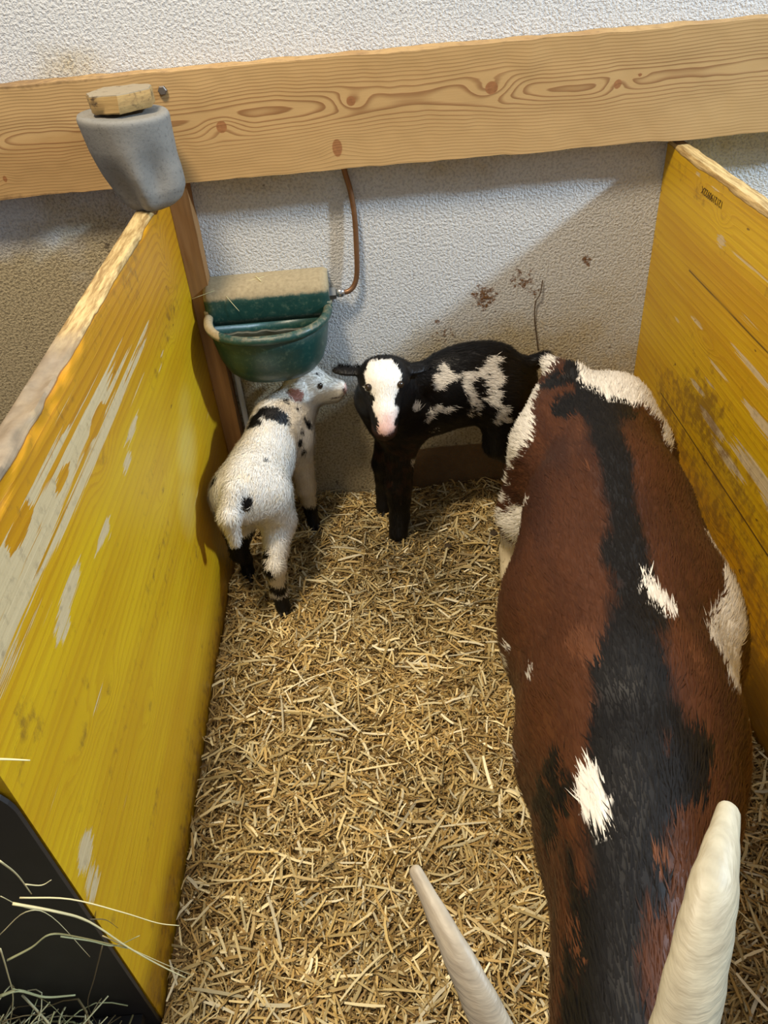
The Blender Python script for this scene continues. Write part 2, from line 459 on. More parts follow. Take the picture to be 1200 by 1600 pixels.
    grain = z / 0.016 + 2.2 * fbm(V, (1, 1.6, 7), 3, 41 + left)
    for (cy, cz, ry, rz) in klist:
        e = np.hypot((y - cy) / (ry * 2.4), (z - cz) / (rz * 1.9)); grain = grain + 2.4 * np.exp(-e * e)
        dirt = np.maximum(dirt, 0.55 * np.clip(1.4 - np.hypot((y - cy) / ry, (z - cz) / rz), 0, 1))
    V2 = V.copy()
    top = np.clip((z - ZT + 0.03) / 0.03, 0, 1)
    n1 = fbm(V, (26, 16, 26), 3, 77) - 0.5
    amp = (0.012 + 0.018 * np.clip((-y - 0.55) / 0.3, 0, 1)) if left else 0.006
    V2[:, 0] += top * (n1 - .12 * left) * amp * (1.2 if left else 0.7); V2[:, 2] += top * (n1 - 0.15) * amp
    # rounded upper arris
    mid = (x_in + x_out) / 2; V2[:, 0] += (mid - V2[:, 0]) * np.clip((z - ZT + 0.006) / 0.006, 0, 1) * 0.22
    V2[:, 1] = np.where(y > -0.004, y, V2[:, 1])
    o = mesh(name, V2, Fq, M_BOARD, origin=(mid, y0 / 2, 0.0), attrs={'wear': wear, 'glare_wear': glare_wear, 'seam': seam, 'amber': amber, 'chew': chew, 'bare': bare, 'dirt': dirt, 'grain': grain}, sharp=55)
    return o


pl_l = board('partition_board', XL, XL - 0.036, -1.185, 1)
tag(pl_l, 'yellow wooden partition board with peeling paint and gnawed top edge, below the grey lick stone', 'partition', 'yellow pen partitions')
pl_r = board('partition_board', XR, XR + 0.027, -1.45, 0)
tag(pl_r, 'scuffed yellow wooden partition board with a small stamped number, beside the big brown goat', 'partition', 'yellow pen partitions')

# stamped number on the right board: upside down, reading from the far end
M_INK = plain('stamp_ink', lin(84, 60, 14), 0.8)
fc = bpy.data.curves.new('stamp', 'FONT'); fc.body = '1212190922X'; fc.size = 0.0175; fc.extrude = 0.0002; fc.space_character = 0.95
fo = bpy.data.objects.new('stamp', fc); COL.objects.link(fo)
bpy.context.view_layer.update()
sm = bpy.data.meshes.new_from_object(fo); bpy.data.objects.remove(fo)
fo = bpy.data.objects.new('stamped_number', sm); sm.materials.append(M_INK); link(fo, pl_r)
# local x of text runs toward the wall (+y), text up is down (-z), facing -x
MW = Matrix(((0, 0, -1, XR - 0.0006), (1, 0, 0, -0.292), (0, -1, 0, 0.757), (0, 0, 0, 1)))
fo.matrix_parent_inverse = Matrix.Identity(4)
fo.matrix_local = Matrix.Translation(-Vector(pl_r.location)) @ MW
fo['label'] = 'dark stamped number on yellow board'

# wooden batten in the left corner and a thin white pipe beside it
M_BATTEN = NT('brown_batten'); _g = M_BATTEN.noise(M_BATTEN.coord((120, 120, 5)), 1, 4)
M_BATTEN.base(M_BATTEN.mix(_g, lin(120, 84, 46), lin(168, 124, 72))); M_BATTEN.rough(0.7); M_BATTEN = M_BATTEN.m
V, Fq = grid_box((XL + 0.0005, -0.042, -0.045), (XL + 0.040, -0.001, 0.7965), (0.004, 0.004, 0.012))
V = V + (fbm(V, (60, 60, 20), 2, 3) - 0.5)[:, None] * np.array([0.003, 0.003, 0.0])
V[:, 0] = np.maximum(V[:, 0], XL + 0.0005); V[:, 1] = np.minimum(V[:, 1], -0.0005)
_k = np.clip((V[:, 2] - 0.55) / 0.1, 0, 1); _s = V[:, 0] > XL + 0.03
tag(mesh('corner_batten', V, Fq, M_BATTEN, origin=(XL + 0.015, -0.02, 0.0), sharp=50), 'brown wooden batten standing in the wall corner behind the water bowl', 'batten')
M_WPIPE = plain('white_plastic', lin(205, 212, 220), 0.4, var=0.05)
Vt, Ft = tube([(-0.318, -0.009, z) for z in np.linspace(-0.04, 0.47, 8)], 0.0065, 12)
tag(mesh('drain_pipe', Vt, Ft, M_WPIPE, origin=(-0.318, -0.009, 0)), 'thin white pipe running down the wall beneath the green water bowl', 'pipe')

# ------------------------------------------------------------------ green water bowl
bowl = empty('water_bowl', (-0.213, -0.001, 0.40), 'green half-round drinking bowl with dusty top, fixed to the wall', 'water bowl')
GX0, GX1, GZ = -0.345, -0.082, 0.535
gcx = (GX0 + GX1) / 2
t = NT('green_enamel'); co = t.coord()
dust = t.ss(t.math('ADD', t.attr('dust').outputs['Fac'], t.math('MULTIPLY', t.math('SUBTRACT', t.noise(co, 55, 5, 0.7), 0.5), 0.9)), 0.3, 0.75)
gc = t.mix(t.noise(co, 22, 4, 0.6), lin(16, 48, 46), lin(32, 74, 68))
gc = t.mix(t.math('MULTIPLY', t.ss(t.noise(co, 90, 5, 0.75), 0.5, 0.75), 0.4), gc, lin(110, 128, 108))
t.base(t.mix(dust, gc, t.mix(t.noise(co, 140, 3), lin(118, 104, 78), lin(172, 158, 126))))
t.rough(t.mix(dust, (0.38,) * 3 + (1,), (0.9,) * 3 + (1,))); t.bump(t.noise(co, 120, 4), 0.3, 0.001)
M_GREEN = t.m
# housing: profile in y-z extruded along x with rounded corners
prof = [(-0.001, 0.50), (-0.001, 0.598), (-0.03, 0.599), (-0.056, 0.590), (-0.066, 0.580), (-0.070, 0.570), (-0.0705, 0.562), (-0.0705, 0.545), (-0.070, 0.53), (-0.066, 0.515), (-0.05, 0.505), (-0.03, 0.50)]
n = 30; xs = np.linspace(0, 1, n); rings = []
for s in xs:
    xx = GX0 + 0.002 + (GX1 - GX0 - 0.004) * s
    e = min(s, 1 - s) * (GX1 - GX0); k = 1 - 0.10 * max(0, 1 - e / 0.008) ** 2
    rings.append([(xx, yy * (k if yy < -0.01 else 1), 0.55 + (zz - 0.55) * k) for yy, zz in prof])
Vh, Fh = loft(rings); Vh = np.array(Vh)
du = np.where(Vh[:, 2] > 0.575, 0.95, np.where(Vh[:, 2] > 0.5665, 0.45, 0.02))
mesh('housing', Vh, Fh, M_GREEN, parent=bowl, origin=(gcx, -0.03, 0.5), attrs={'dust': du}, sharp=60)


def dring(sx, sy, z, y_back=-0.062, n=48):
    """D-shaped ring: straight back, half-superellipse front, ccw from above."""
    P = []
    for k in range(n):
        a = math.pi + math.pi * k / (n - 1)
        c, s_ = math.cos(a), math.sin(a)
        ex = 2 / 2.3
        P.append((gcx + sx * math.copysign(abs(c) ** ex, c), y_back + sy * math.copysign(abs(s_) ** ex, s_), z))
    return P


RX, RY = 0.131, 0.142
outer = [(0.30, 0.25, .404), (0.52, 0.46, .408), (0.70, 0.64, .419), (0.81, 0.78, .438), (0.885, 0.88, .465), (0.93, 0.93, .50), (0.955, .955, .528)]
inner = [(0.91, .91, .530), (0.885, .885, .50), (0.84, .83, .468), (0.75, .72, .444), (0.6, .55, .428), (0.4, .35, .42)]
rings = [dring(RX * a, RY * b, z) for a, b, z in outer] + [dring(RX * a, RY * b, z, -0.066) for a, b, z in inner]
Vb, Fb = loft(rings); mesh('basin', Vb, Fb, M_GREEN, parent=bowl, origin=(gcx, -0.12, 0.42), attrs={'dust': [0.12] * len(Vb)})
rim = dring(RX * 0.955, RY * 0.955, GZ)
rim = [(rim[0][0], -0.058, GZ + .012)] + rim + [(rim[-1][0], -0.058, GZ + 0.012)]
Vr, Fr = tube(spline(rim, 2), 0.0095, 14); Vr = np.array(Vr)
mesh('rolled_rim', Vr, Fr, M_GREEN, parent=bowl, origin=(gcx, -0.12, GZ), attrs={'dust': np.where(Vr[:, 2] > GZ + .004, 0.42, 0.15) + 0.35 * (Vr[:, 0] < gcx - .09)})
t = NT('still_water'); t.base(lin(34, 36, 26)); t.rough(0.05); t.b.inputs['IOR'].default_value = 1.33
t.bump(t.noise(t.coord(), 60, 3), 0.5, 0.002)
wr = dring(RX * 0.872, RY * 0.87, 0.494, -0.069)
mesh('water', wr, [tuple(range(len(wr)))], t.m, parent=bowl, smooth=False, origin=(gcx, -0.12, .494))['label'] = 'dark still water'
Vp, Fp = grid_box((gcx - .10, -.078, .490), (gcx + .09, -.071, .5), (.01, .004, .004))
Vp = Vp + (fbm(Vp, (40, 40, 40), 3, 2) - .5)[:, None] * np.array([0, .01, .008])
mesh('float_flap', Vp, Fp, plain('grimy_plastic', lin(58, 60, 48), 0.5, var=0.4, vs_=120), parent=bowl, origin=(gcx, -.08, .49))
Vn, Fn = tube([(GX1 - 0.004, -0.024, 0.548), (GX1 + 0.012, -0.024, 0.548)], 0.012, 6)
mesh('inlet_nut', Vn, Fn, plain('grey_fitting', lin(110, 112, 112), .5), parent=bowl, smooth=False, origin=(GX1, -.024, .548))

M_COPPER = NT('aged_copper'); M_COPPER.base(M_COPPER.mix(M_COPPER.noise(M_COPPER.coord(), 60, 4), lin(96, 66, 44), lin(140, 104, 74)))
M_COPPER.rough(0.42); M_COPPER.b.inputs['Metallic'].default_value = 0.55; M_COPPER = M_COPPER.m
pp = spline([(-0.028, -0.012, 0.812), (-0.028, -0.012, 0.79), (-0.020, -0.012, 0.75), (-0.016, -0.014, 0.70), (-0.018, -0.016, 0.64), (-0.022, -0.018, 0.585), (-0.030, -0.02, 0.560), (-0.043, -0.023, 0.549), (-0.056, -0.024, 0.548)], 6)
pipe = empty('water_pipe', (-0.028, -0.012, 0.79), 'thin bent copper pipe dropping from the plank to the green bowl', 'pipe')
Vt, Ft = tube(pp, 0.0055, 12); mesh('copper_tube', Vt, Ft, M_COPPER, parent=pipe)
M_CHROME = plain('chrome', lin(190, 190, 190), 0.25, 0.9, var=.1)
rings = [[(xx, -0.024 + rr * math.cos(a), 0.548 + rr * math.sin(a)) for a in np.linspace(0, 2 * math.pi, 17)[:-1]] for xx, rr in [(-.0695, .007), (-.067, .0095), (-.06, .0105), (-.055, .009), (-.052, .0065)]]
Vt, Ft = loft(rings); mesh('coupling_nut', Vt, Ft, M_CHROME, parent=pipe)['label'] = 'shiny round coupling nut'

# ------------------------------------------------------------------ salt lick and wood block
t = NT('grey_lick_stone'); co = t.coord()
gc = t.mix(t.noise(co, 9, 4), lin(104, 103, 98), lin(142, 139, 132))
gc = t.mix(t.ss(t.noise(co, 160, 3, 0.7), 0.5, 0.8), gc, lin(90, 88, 84))
t.base(gc); t.rough(0.75); t.bump(t.noise(co, 180, 4, 0.7), 0.35, 0.0015); M_LICK = t.m
rings = []; N = 72; H0, H1 = 0.787, 0.945
for i, s in enumerate(np.linspace(0, 1, 46)):
    z = H0 + (H1 - H0) * s
    cx = -0.380 - 0.008 * s; cyy = -0.145 + 0.0 * s
    rx = 0.077 * float(np.interp(s, [0, .03, .10, .22, .42, .68, 1], [.30, .46, .62, .74, .85, .94, 1.0])); ry = rx * 1.0
    if s > 0.95: k = (s - 0.95) / 0.05; rx *= 1 - 0.045 * k * k; ry *= 1 - 0.045 * k * k
    ring = []
    for k in range(N):
        a = 2 * math.pi * k / N; ca, sa = math.cos(a), math.sin(a)
        # tongue-worn hollows: front left hollow and ridge
        def hol(a0, w, s0, h): return h * math.exp(-((((a - a0 + math.pi) % (2 * math.pi)) - math.pi) / w) ** 2 - ((s - s0) / 0.30) ** 2)
        m = 1 - hol(4.3, 0.42, 0.16, 0.40) - hol(5.4, 0.40, 0.42, 0.22) + hol(4.85, 0.28, 0.30, 0.14) + hol(0.0, 0.6, 0.15, 0.28) - hol(3.3, .5, .1, .12)
        ring.append((cx + rx * m * ca, cyy + ry * m * sa, z + 0.010 * (s ** 3) * (-ca) * 0.4))
    rings.append(ring)
top = rings[-1]; c0 = np.mean(top, axis=0)
for kf in (0.85, 0.4, 0.05):
    rings.append([tuple(c0 + (np.array(p) - c0) * kf) for p in top])
bot = rings[0]; c1 = np.mean(bot, axis=0)
rings = [[tuple(c1 + (np.array(p) - c1) * kf + np.array([0, 0, -0.0005])) for p in bot] for kf in (0.1, 0.6)] + rings
Vl, Fl = loft(rings)
lick = tag(mesh('lick_stone', Vl, Fl, M_LICK, origin=(-0.38, -0.145, H0)), 'grey licked-down mineral lick stone on the end of the left yellow board', 'lick stone')
M_BLOCK = NT('weathered_wood'); _c = M_BLOCK.coord(); _a = M_BLOCK.noise(M_BLOCK.coord((8, 60, 160)), 1, 4)
_top = M_BLOCK.ss(M_BLOCK.attr('top').outputs['Fac'], .4, .6)
M_BLOCK.base(M_BLOCK.mix(M_BLOCK.ss(M_BLOCK.noise(_c, 45, 4, .7), .55, .72), M_BLOCK.mix(_top, M_BLOCK.mix(_a, lin(128, 98, 56), lin(186, 156, 100)), lin(138, 126, 104)), lin(76, 58, 38)))
M_BLOCK.rough(.85); M_BLOCK.bump(_a, .5, .002); M_BLOCK = M_BLOCK.m
# seven-sided slab, tilted corner toward the viewer
bp = [(-0.438, -0.150), (-0.425, -0.185), (-0.378, -0.196), (-0.332, -0.158), (-0.334, -0.118), (-0.36, -0.10), (-0.42, -0.108)]
zb0, zb1 = 0.951, 0.979
rings = []
bc = np.mean(bp, axis=0)
for zz, kf in [(zb0, .93), (zb0 + .003, .98), (zb0 + .014, 1.0), (zb1 - .003, 1.0), (zb1, .97), (zb1, .5), (zb1, .05)]:
    ring = []
    for i in range(len(bp)):
        for q in range(6):
            p = np.array(bp[i]) * (1 - q / 6) + np.array(bp[(i + 1) % len(bp)]) * (q / 6)
            p = bc + (p - bc) * kf
            ring.append((p[0], p[1], zz))
    rings.append(ring)
Vk, Fk = loft(rings); Vk = np.array(Vk)
tp = (Vk[:, 2] > zb1 - .0005).astype(float)
Vk = Vk + (fbm(Vk, (70, 70, 70), 2, 8) - .5)[:, None] * np.array([.006, .006, .002])
tag(mesh('wood_block', Vk, Fk, M_BLOCK, origin=(-.385, -.148, zb0), attrs={'top': tp}, sharp=40), 'small chipped wooden block lying on top of the grey lick stone', 'wood block')

# ------------------------------------------------------------------ black feed trough with hay at the near left
M_RUB = NT('black_rubber'); _n = M_RUB.noise(M_RUB.coord(), 18, 5, .6)
M_RUB.base(M_RUB.mix(_n, lin(20, 19, 20), lin(44, 42, 42))); M_RUB.rough(.55); M_RUB = M_RUB.m
tro = empty('feed_trough', (-0.62, -1.32, -0.045), 'black feed trough with tall back panel at the near end of the pen, holding hay', 'feed trough')
pr = [(-0.95, -0.045), (-0.3715, -0.045)] + [(-0.3715, zz) for zz in np.linspace(0.05, 0.55, 8)] + [(-0.3715 - .055 * (1 - math.cos(a)), 0.55 + .055 * math.sin(a)) for a in np.linspace(.15, math.pi / 2, 9)] + [(-0.95, 0.605)]
rings = [[(px_, yy, pz_) for px_, pz_ in pr] for yy in (-1.188, -1.193)]
Vt, Ft = loft(rings); mesh('back_panel', Vt, Ft, M_RUB, parent=tro, smooth=False, origin=(-.62, -1.195, 0.3))
Vt, Ft = grid_box((-0.95, -1.46, 0.04), (-0.385, -1.194, 0.055), (.1, .05, .015)); mesh('trough_floor', Vt, Ft, M_RUB, parent=tro, smooth=False, origin=(-.62, -1.33, .04))
Vt, Ft = grid_box((-0.95, -1.475, 0.04), (-0.385, -1.4605, 0.16), (.1, .015, .03)); mesh('front_lip', Vt, Ft, M_RUB, parent=tro, smooth=False, origin=(-.62, -1.47, .04))
for lx in (-.93, -.40):
    Vt, Ft = tube([(lx, -1.45, -.045), (lx, -1.45, .04)], .012, 10); mesh('leg', Vt, Ft, M_RUB, parent=tro, origin=(lx, -1.45, -.045))
HV, HF, HC = [], [], []; ho = 0
for k in range(380):
    cx_, cy_ = rng.uniform(-.72, -.42), rng.uniform(-1.44, -1.215); a = rng.uniform(0, 6.28); L = rng.uniform(.05, .20); zt = .058 + rng.random() ** 1.6 * .20 * max(.2, 1 - ((cx_ + .58) / .17) ** 2)
    bx_, by_, bz_ = rng.normal(0, .02), rng.normal(0, .02), rng.normal(0, .012)
    P = [np.array([cx_ + math.cos(a) * L * s, cy_ + math.sin(a) * L * s, zt]) + np.array([bx_, by_, abs(bz_)]) * (1 - 4 * s * s) for s in (-.5, -.2, .1, .5)]
    P = [np.array([min(max(p[0], -.9), -.392), min(max(p[1], -1.455), -1.198), max(p[2], .057)]) for p in P]
    v, f_ = tube(spline(P, 2), rng.uniform(.0006, .0016), 4, .6, cap=False)
    HV += v; HF += [tuple(i + ho for i in q) for q in f_]; ho += len(v); HC += [linc(*[(178, 168, 124), (150, 148, 104), (120, 104, 70), (198, 188, 146)][k % 4])] * len(v)
tag(mesh('hay', HV, HF, M_STRAW, origin=(-.55, -1.3, .055), cols=np.array(HC)), 'tangled dry hay lying in the black feed trough', 'hay', kind='stuff')
M_HAYC = [plain('hay_pale', lin(206, 194, 146), .6, var=.15), plain('hay_green', lin(150, 152, 112), .6, var=.15), plain('hay_dark', lin(96, 82, 54), .7, var=.2)]
for lb, pts, r_, mi in [
    ('long pale hay stalk reaching from the trough across the yellow board, upper of two', [(-0.378, -1.24, 0.486), (-0.337, -1.236, 0.467), (-0.3, -1.232, 0.424), (-0.275, -1.228, 0.386), (-0.257, -1.224, 0.367)], 0.0009, 0),
    ('thick pale hay stalk slanting from the trough toward the straw, longest of all', [(-0.383, -1.245, 0.486), (-0.352, -1.241, 0.454), (-0.333, -1.237, 0.42), (-0.315, -1.233, 0.347), (-0.297, -1.229, 0.287), (-0.28, -1.225, 0.238)], 0.0016, 0),
    ('short hay stalk lying along the longest slanting hay stalk', [(-0.331, -1.235, 0.383), (-0.31, -1.231, 0.329), (-0.291, -1.227, 0.281), (-0.273, -1.223, 0.238)], 0.0009, 0),
    ('bent greenish hay stalk with a peak, on the black trough panel', [(-0.426, -1.25, 0.38), (-0.397, -1.246, 0.395), (-0.374, -1.242, 0.411), (-0.354, -1.238, 0.392), (-0.315, -1.234, 0.347)], 0.0015, 1),
    ('straight hay stalk slanting down at the left frame edge above the tangle', [(-0.381, -1.23, 0.537), (-0.379, -1.226, 0.503), (-0.383, -1.222, 0.456)], 0.0014, 0),
    ('short curved hay stalk near the top of the hay tangle', [(-0.374, -1.23, 0.491), (-0.364, -1.226, 0.479), (-0.355, -1.222, 0.48)], 0.0008, 0),
    ('dark thin hay stem hanging down beside the panel edge', [(-0.352, -1.22, 0.326), (-0.391, -1.216, 0.232), (-0.425, -1.212, 0.149), (-0.438, -1.208, 0.063)], 0.0008, 2),
    ('broad green hay blade lowest on the black trough', [(-0.486, -1.235, 0.256), (-0.466, -1.231, 0.256), (-0.449, -1.227, 0.222), (-0.418, -1.223, 0.21)], 0.0022, 1),
    ('thin hay stem curving down from the broad green blade', [(-0.469, -1.232, 0.265), (-0.455, -1.228, 0.226), (-0.453, -1.224, 0.18), (-0.459, -1.22, 0.105)], 0.0009, 1),
    ('short hay stem running steeply down at the left frame edge', [(-0.453, -1.225, 0.351), (-0.473, -1.221, 0.281), (-0.498, -1.217, 0.2), (-0.545, -1.213, 0.092)], 0.001, 0),
    ('pale straw end poking over the top corner of the black trough', [(-0.369, -1.195, 0.643), (-0.351, -1.191, 0.634), (-0.335, -1.187, 0.624)], 0.0016, 0),
    ('dark curved hay stem arching over the panel edge', [(-0.355, -1.21, 0.368), (-0.343, -1.206, 0.355), (-0.339, -1.202, 0.325)], 0.0007, 2),
    ('thin hay stalk crossing the middle of the tangle', [(-0.447, -1.22, 0.372), (-0.408, -1.216, 0.408), (-0.39, -1.212, 0.385), (-0.385, -1.208, 0.273)], 0.0008, 0),
    ('greenish hay stalk ending over the yellow board, lower of two', [(-0.388, -1.22, 0.356), (-0.365, -1.216, 0.331), (-0.346, -1.212, 0.305), (-0.316, -1.208, 0.316)], 0.001, 1),
    ("long thin hay stem running right along the tangle's upper side", [(-0.421, -1.215, 0.443), (-0.41, -1.211, 0.407), (-0.38, -1.207, 0.378), (-0.36, -1.203, 0.338)], 0.0007, 0),
]:
    sp_ = spline(pts, 5); n_ = len(sp_)
    v, f_ = tube(sp_, [r_ * (1.05 - .6 * (i / n_)) for i in range(n_)], 6, .55)
    tag(mesh('hay_stalk', v, f_, M_HAYC[mi], origin=pts[0]), lb, 'hay stalk', 'loose hay stalks over the black trough')

# ------------------------------------------------------------------ twig on the wall
M_TWIG = plain('dark_twig', lin(70, 54, 38), 0.8)
tp = spline([(0.375, -.005, .528), (0.371, -.008, .50), (0.362, -.006, .478), (0.362, -.006, .44), (0.368, -.006, .40), (0.374, -.006, .362)], 6)
Vt, Ft = tube(tp, 0.0012, 6); tag(mesh('root_twig', Vt, Ft, M_TWIG, origin=(.368, -.006, .45)), 'thin dark twig stuck upright on the dirty stucco wall', 'twig')


# ------------------------------------------------------------------ straw bedding
def hfloor(x, y):
    P = np.stack([x, y, 0 * x], -1)
    h = (fbm(P, (5, 5, 1), 3, 91) - 0.5) * 0.030
    h = h + 0.022 * np.exp(-(x - XL) / 0.035) * (y < -0.3) + 0.015 * np.exp(-(XR - x) / 0.05)
    return h - 0.006


V, Fq = grid_plane(np.linspace(XL + 0.001, XR - 0.001, 160), np.linspace(-1.95, -0.002, 300), lambda U, W: np.stack([U, W, hfloor(U, W) - 0.004], -1))
cbase = fbm(V, (90, 90, 1), 3, 12)[:, None]
dark_patch = lambda P: np.clip(1.2 - np.hypot((P[:, 0] - 0.10) / 0.28, (P[:, 1] + 0.28) / 0.22), 0, 1)  # straw blades get darker towards the middle of this oval
bc_ = linc(70, 50, 26) * (1 - cbase) + linc(150, 120, 66) * cbase
strawV, strawF, strawC = [V], [np.stack([Fq[:, 0], Fq[:, 1], Fq[:, 2], Fq[:, 3]], 1)], [bc_]
off = len(V)


def blades(n, lmin, lmax, wmin, wmax, zlo, zhi, pal, tilt):
    global off
    x = rng.uniform(XL + .006, XR - .006, n); y = rng.uniform(-1.9, -.008, n)
    L = rng.uniform(lmin, lmax, n) ; W = rng.uniform(wmin, wmax, n)
    a = rng.uniform(0, 2 * np.pi, n); tl = rng.normal(0, tilt, n); bend = rng.normal(0, .16, n); roll = rng.normal(0, .6, n)
    ca, sa = np.cos(a), np.sin(a)
    zc = hfloor(x, y) + rng.uniform(zlo, zhi, n)
    dirv = np.stack([ca * np.cos(tl), sa * np.cos(tl), np.sin(tl)], 1)
    side = np.stack([-sa * np.cos(roll), ca * np.cos(roll), np.sin(roll)], 1)
    P = []
    c = np.stack([x, y, zc], 1)
    for s in (-.5, -.17, .17, .5):
        q = c + dirv * (L * s)[:, None] + side * (bend * L * (s * s * 4) * .3)[:, None]
        q[:, 2] -= np.abs(s) ** 2 * L * .12
        wd = (W * (.5 if abs(s) < .3 else .38))[:, None]
        P += [q - side * wd, q + side * wd]
    P = np.stack(P, 1)
    P[..., 0] = np.clip(P[..., 0], XL + .002, XR - .002); P[..., 1] = np.minimum(P[..., 1], -.003)
    Fb = np.array([[0, 1, 3, 2], [2, 3, 5, 4], [4, 5, 7, 6]])
    F = (np.arange(n)[:, None, None] * 8 + Fb[None]).reshape(-1, 4) + off
    pal = np.array(pal); ci = rng.integers(0, len(pal), n); col = pal[ci] * (rng.uniform(.55, 1.2, n) * (.72 + .5 * fbm(c, (14, 14, 1), 3, 8)))[:, None]
    dk = dark_patch(c)[:, None] * (rng.uniform(0, 1, n)[:, None] < .75)
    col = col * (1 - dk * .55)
    strawV.append(P.reshape(-1, 3)); strawF.append(F); strawC.append(np.repeat(col, 8, 0)); off += n * 8


gold = [linc(200, 172, 112), linc(184, 154, 94), linc(210, 186, 132), linc(162, 130, 74), linc(192, 164, 106), linc(136, 108, 62), linc(176, 146, 84)]
pale = [linc(236, 222, 176), linc(224, 204, 150), linc(242, 232, 198), linc(206, 182, 122)]
blades(60000, .006, .022, .0010, .0028, -.004, .010, gold + [linc(108, 82, 46)], .35)
blades(44000, .012, .042, .0014, .0038, .000, .014, gold + pale[:2], .25)
blades(7000, .020, .055, .0026, .0050, .006, .017, pale + gold[:3], .18)
blades(700, .05, .10, .0030, .0052, .010, .020, pale, .12)
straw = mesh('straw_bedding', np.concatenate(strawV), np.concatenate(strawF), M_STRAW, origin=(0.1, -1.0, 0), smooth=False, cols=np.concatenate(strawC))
tag(straw, 'chopped golden straw covering the pen floor', 'straw', kind='stuff')


# ------------------------------------------------------------------ loose bits
for lb, pts, r_ in [
    ('long thin straw stalk lying across the dusty bowl top to the yellow board', [(-0.362, -0.075, 0.583), (-0.298, -0.05, 0.591), (-0.215, -0.03, 0.599)], 0.0008),
    ('thin stem hanging from the dusty bowl top into the water', [(-0.307, -0.05, 0.591), (-0.286, -0.074, 0.571), (-0.271, -0.078, 0.549)], 0.0006),
    ('tiny pale straw piece standing out on the middle of the bowl top', [(-0.232, -0.03, 0.602), (-0.22, -0.045, 0.595)], 0.0011),
    ('pale straw piece near the right end of the bowl top', [(-0.168, -0.035, 0.592), (-0.112, -0.02, 0.596)], 0.0009),
]:
    v, f_ = tube(spline(pts, 4) if len(pts) > 2 else pts, r_, 6, .6)
    tag(mesh('straw_stalk', v, f_, M_HAY, origin=pts[0]), lb, 'straw stalk', 'straw bits on the bowl')
M_DUNG = plain('dark_dung', lin(58, 46, 30), .9, var=.3, vs_=200, bump=.002)
for (dx, dy, rr, lb) in [(0.242, -0.225, .010, 'dark round dropping in the straw beside the big goat'), (0.131, -0.258, .009, 'dark dropping in the straw in front of the black kid')]:
    zz = float(hfloor(np.array([dx]), np.array([dy]))[0]) + .012
    v, f_ = loft([[(dx + rr * (1 + .2 * math.sin(3 * a + rr * 900)) * math.sin(p_) * math.cos(a), dy + rr * math.sin(p_) * math.sin(a), zz + .7 * rr * math.cos(p_)) for a in np.linspace(0, 2 * math.pi, 15)[:-1]] for p_ in np.linspace(.1, math.pi - .1, 9)])
    tag(mesh('dropping', v, [q[::-1] for q in f_], M_DUNG, origin=(dx, dy, zz - .7 * rr)), lb, 'dropping', 'droppings in the straw')


# ------------------------------------------------------------------ SDF bodies
def sd_cone(P, a, b, r1, r2):
    a = np.array(a, float); b = np.array(b, float); ba = b - a
    h = np.clip(((P - a) @ ba) / (ba @ ba), 0, 1)
    return np.linalg.norm(P - a - h[..., None] * ba, axis=-1) - (r1 + (r2 - r1) * h)


def rot_from(fwd, up=(0, 0, 1)):
    f = np.array(fwd, float); f /= np.linalg.norm(f); r = np.cross(f, up); r /= np.linalg.norm(r)
    return np.stack([r, f, np.cross(r, f)])      # rows: side, forward, up


def sd_ell(P, c, r, R=None):
    q = P - np.array(c, float)
    if R is not None: q = q @ R.T
    r = np.array(r, float)
    k0 = np.linalg.norm(q / r, axis=-1); k1 = np.linalg.norm(q / (r * r), axis=-1)
    return k0 * (k0 - 1) / np.maximum(k1, 1e-9)


def smin(a, b, k):
    h = np.clip(0.5 + 0.5 * (b - a) / k, 0, 1)
    return b + (a - b) * h - k * h * (1 - h)


def field(P, prims):
    """prims: (kind, args..., k). 'c' cone, 'e' ellipsoid, '-e' carved ellipsoid"""
    d = None
    for p in prims:
        if p[0] == 'c': v = sd_cone(P, *p[1:5]); k = p[5]
        else: v = sd_ell(P, p[1], p[2], p[3]); k = p[4]
        if p[0] == '-e': d = -smin(-d, v, k) if k > 0 else np.maximum(d, -v); continue
        d = v if d is None else smin(d, v, k)
    return d


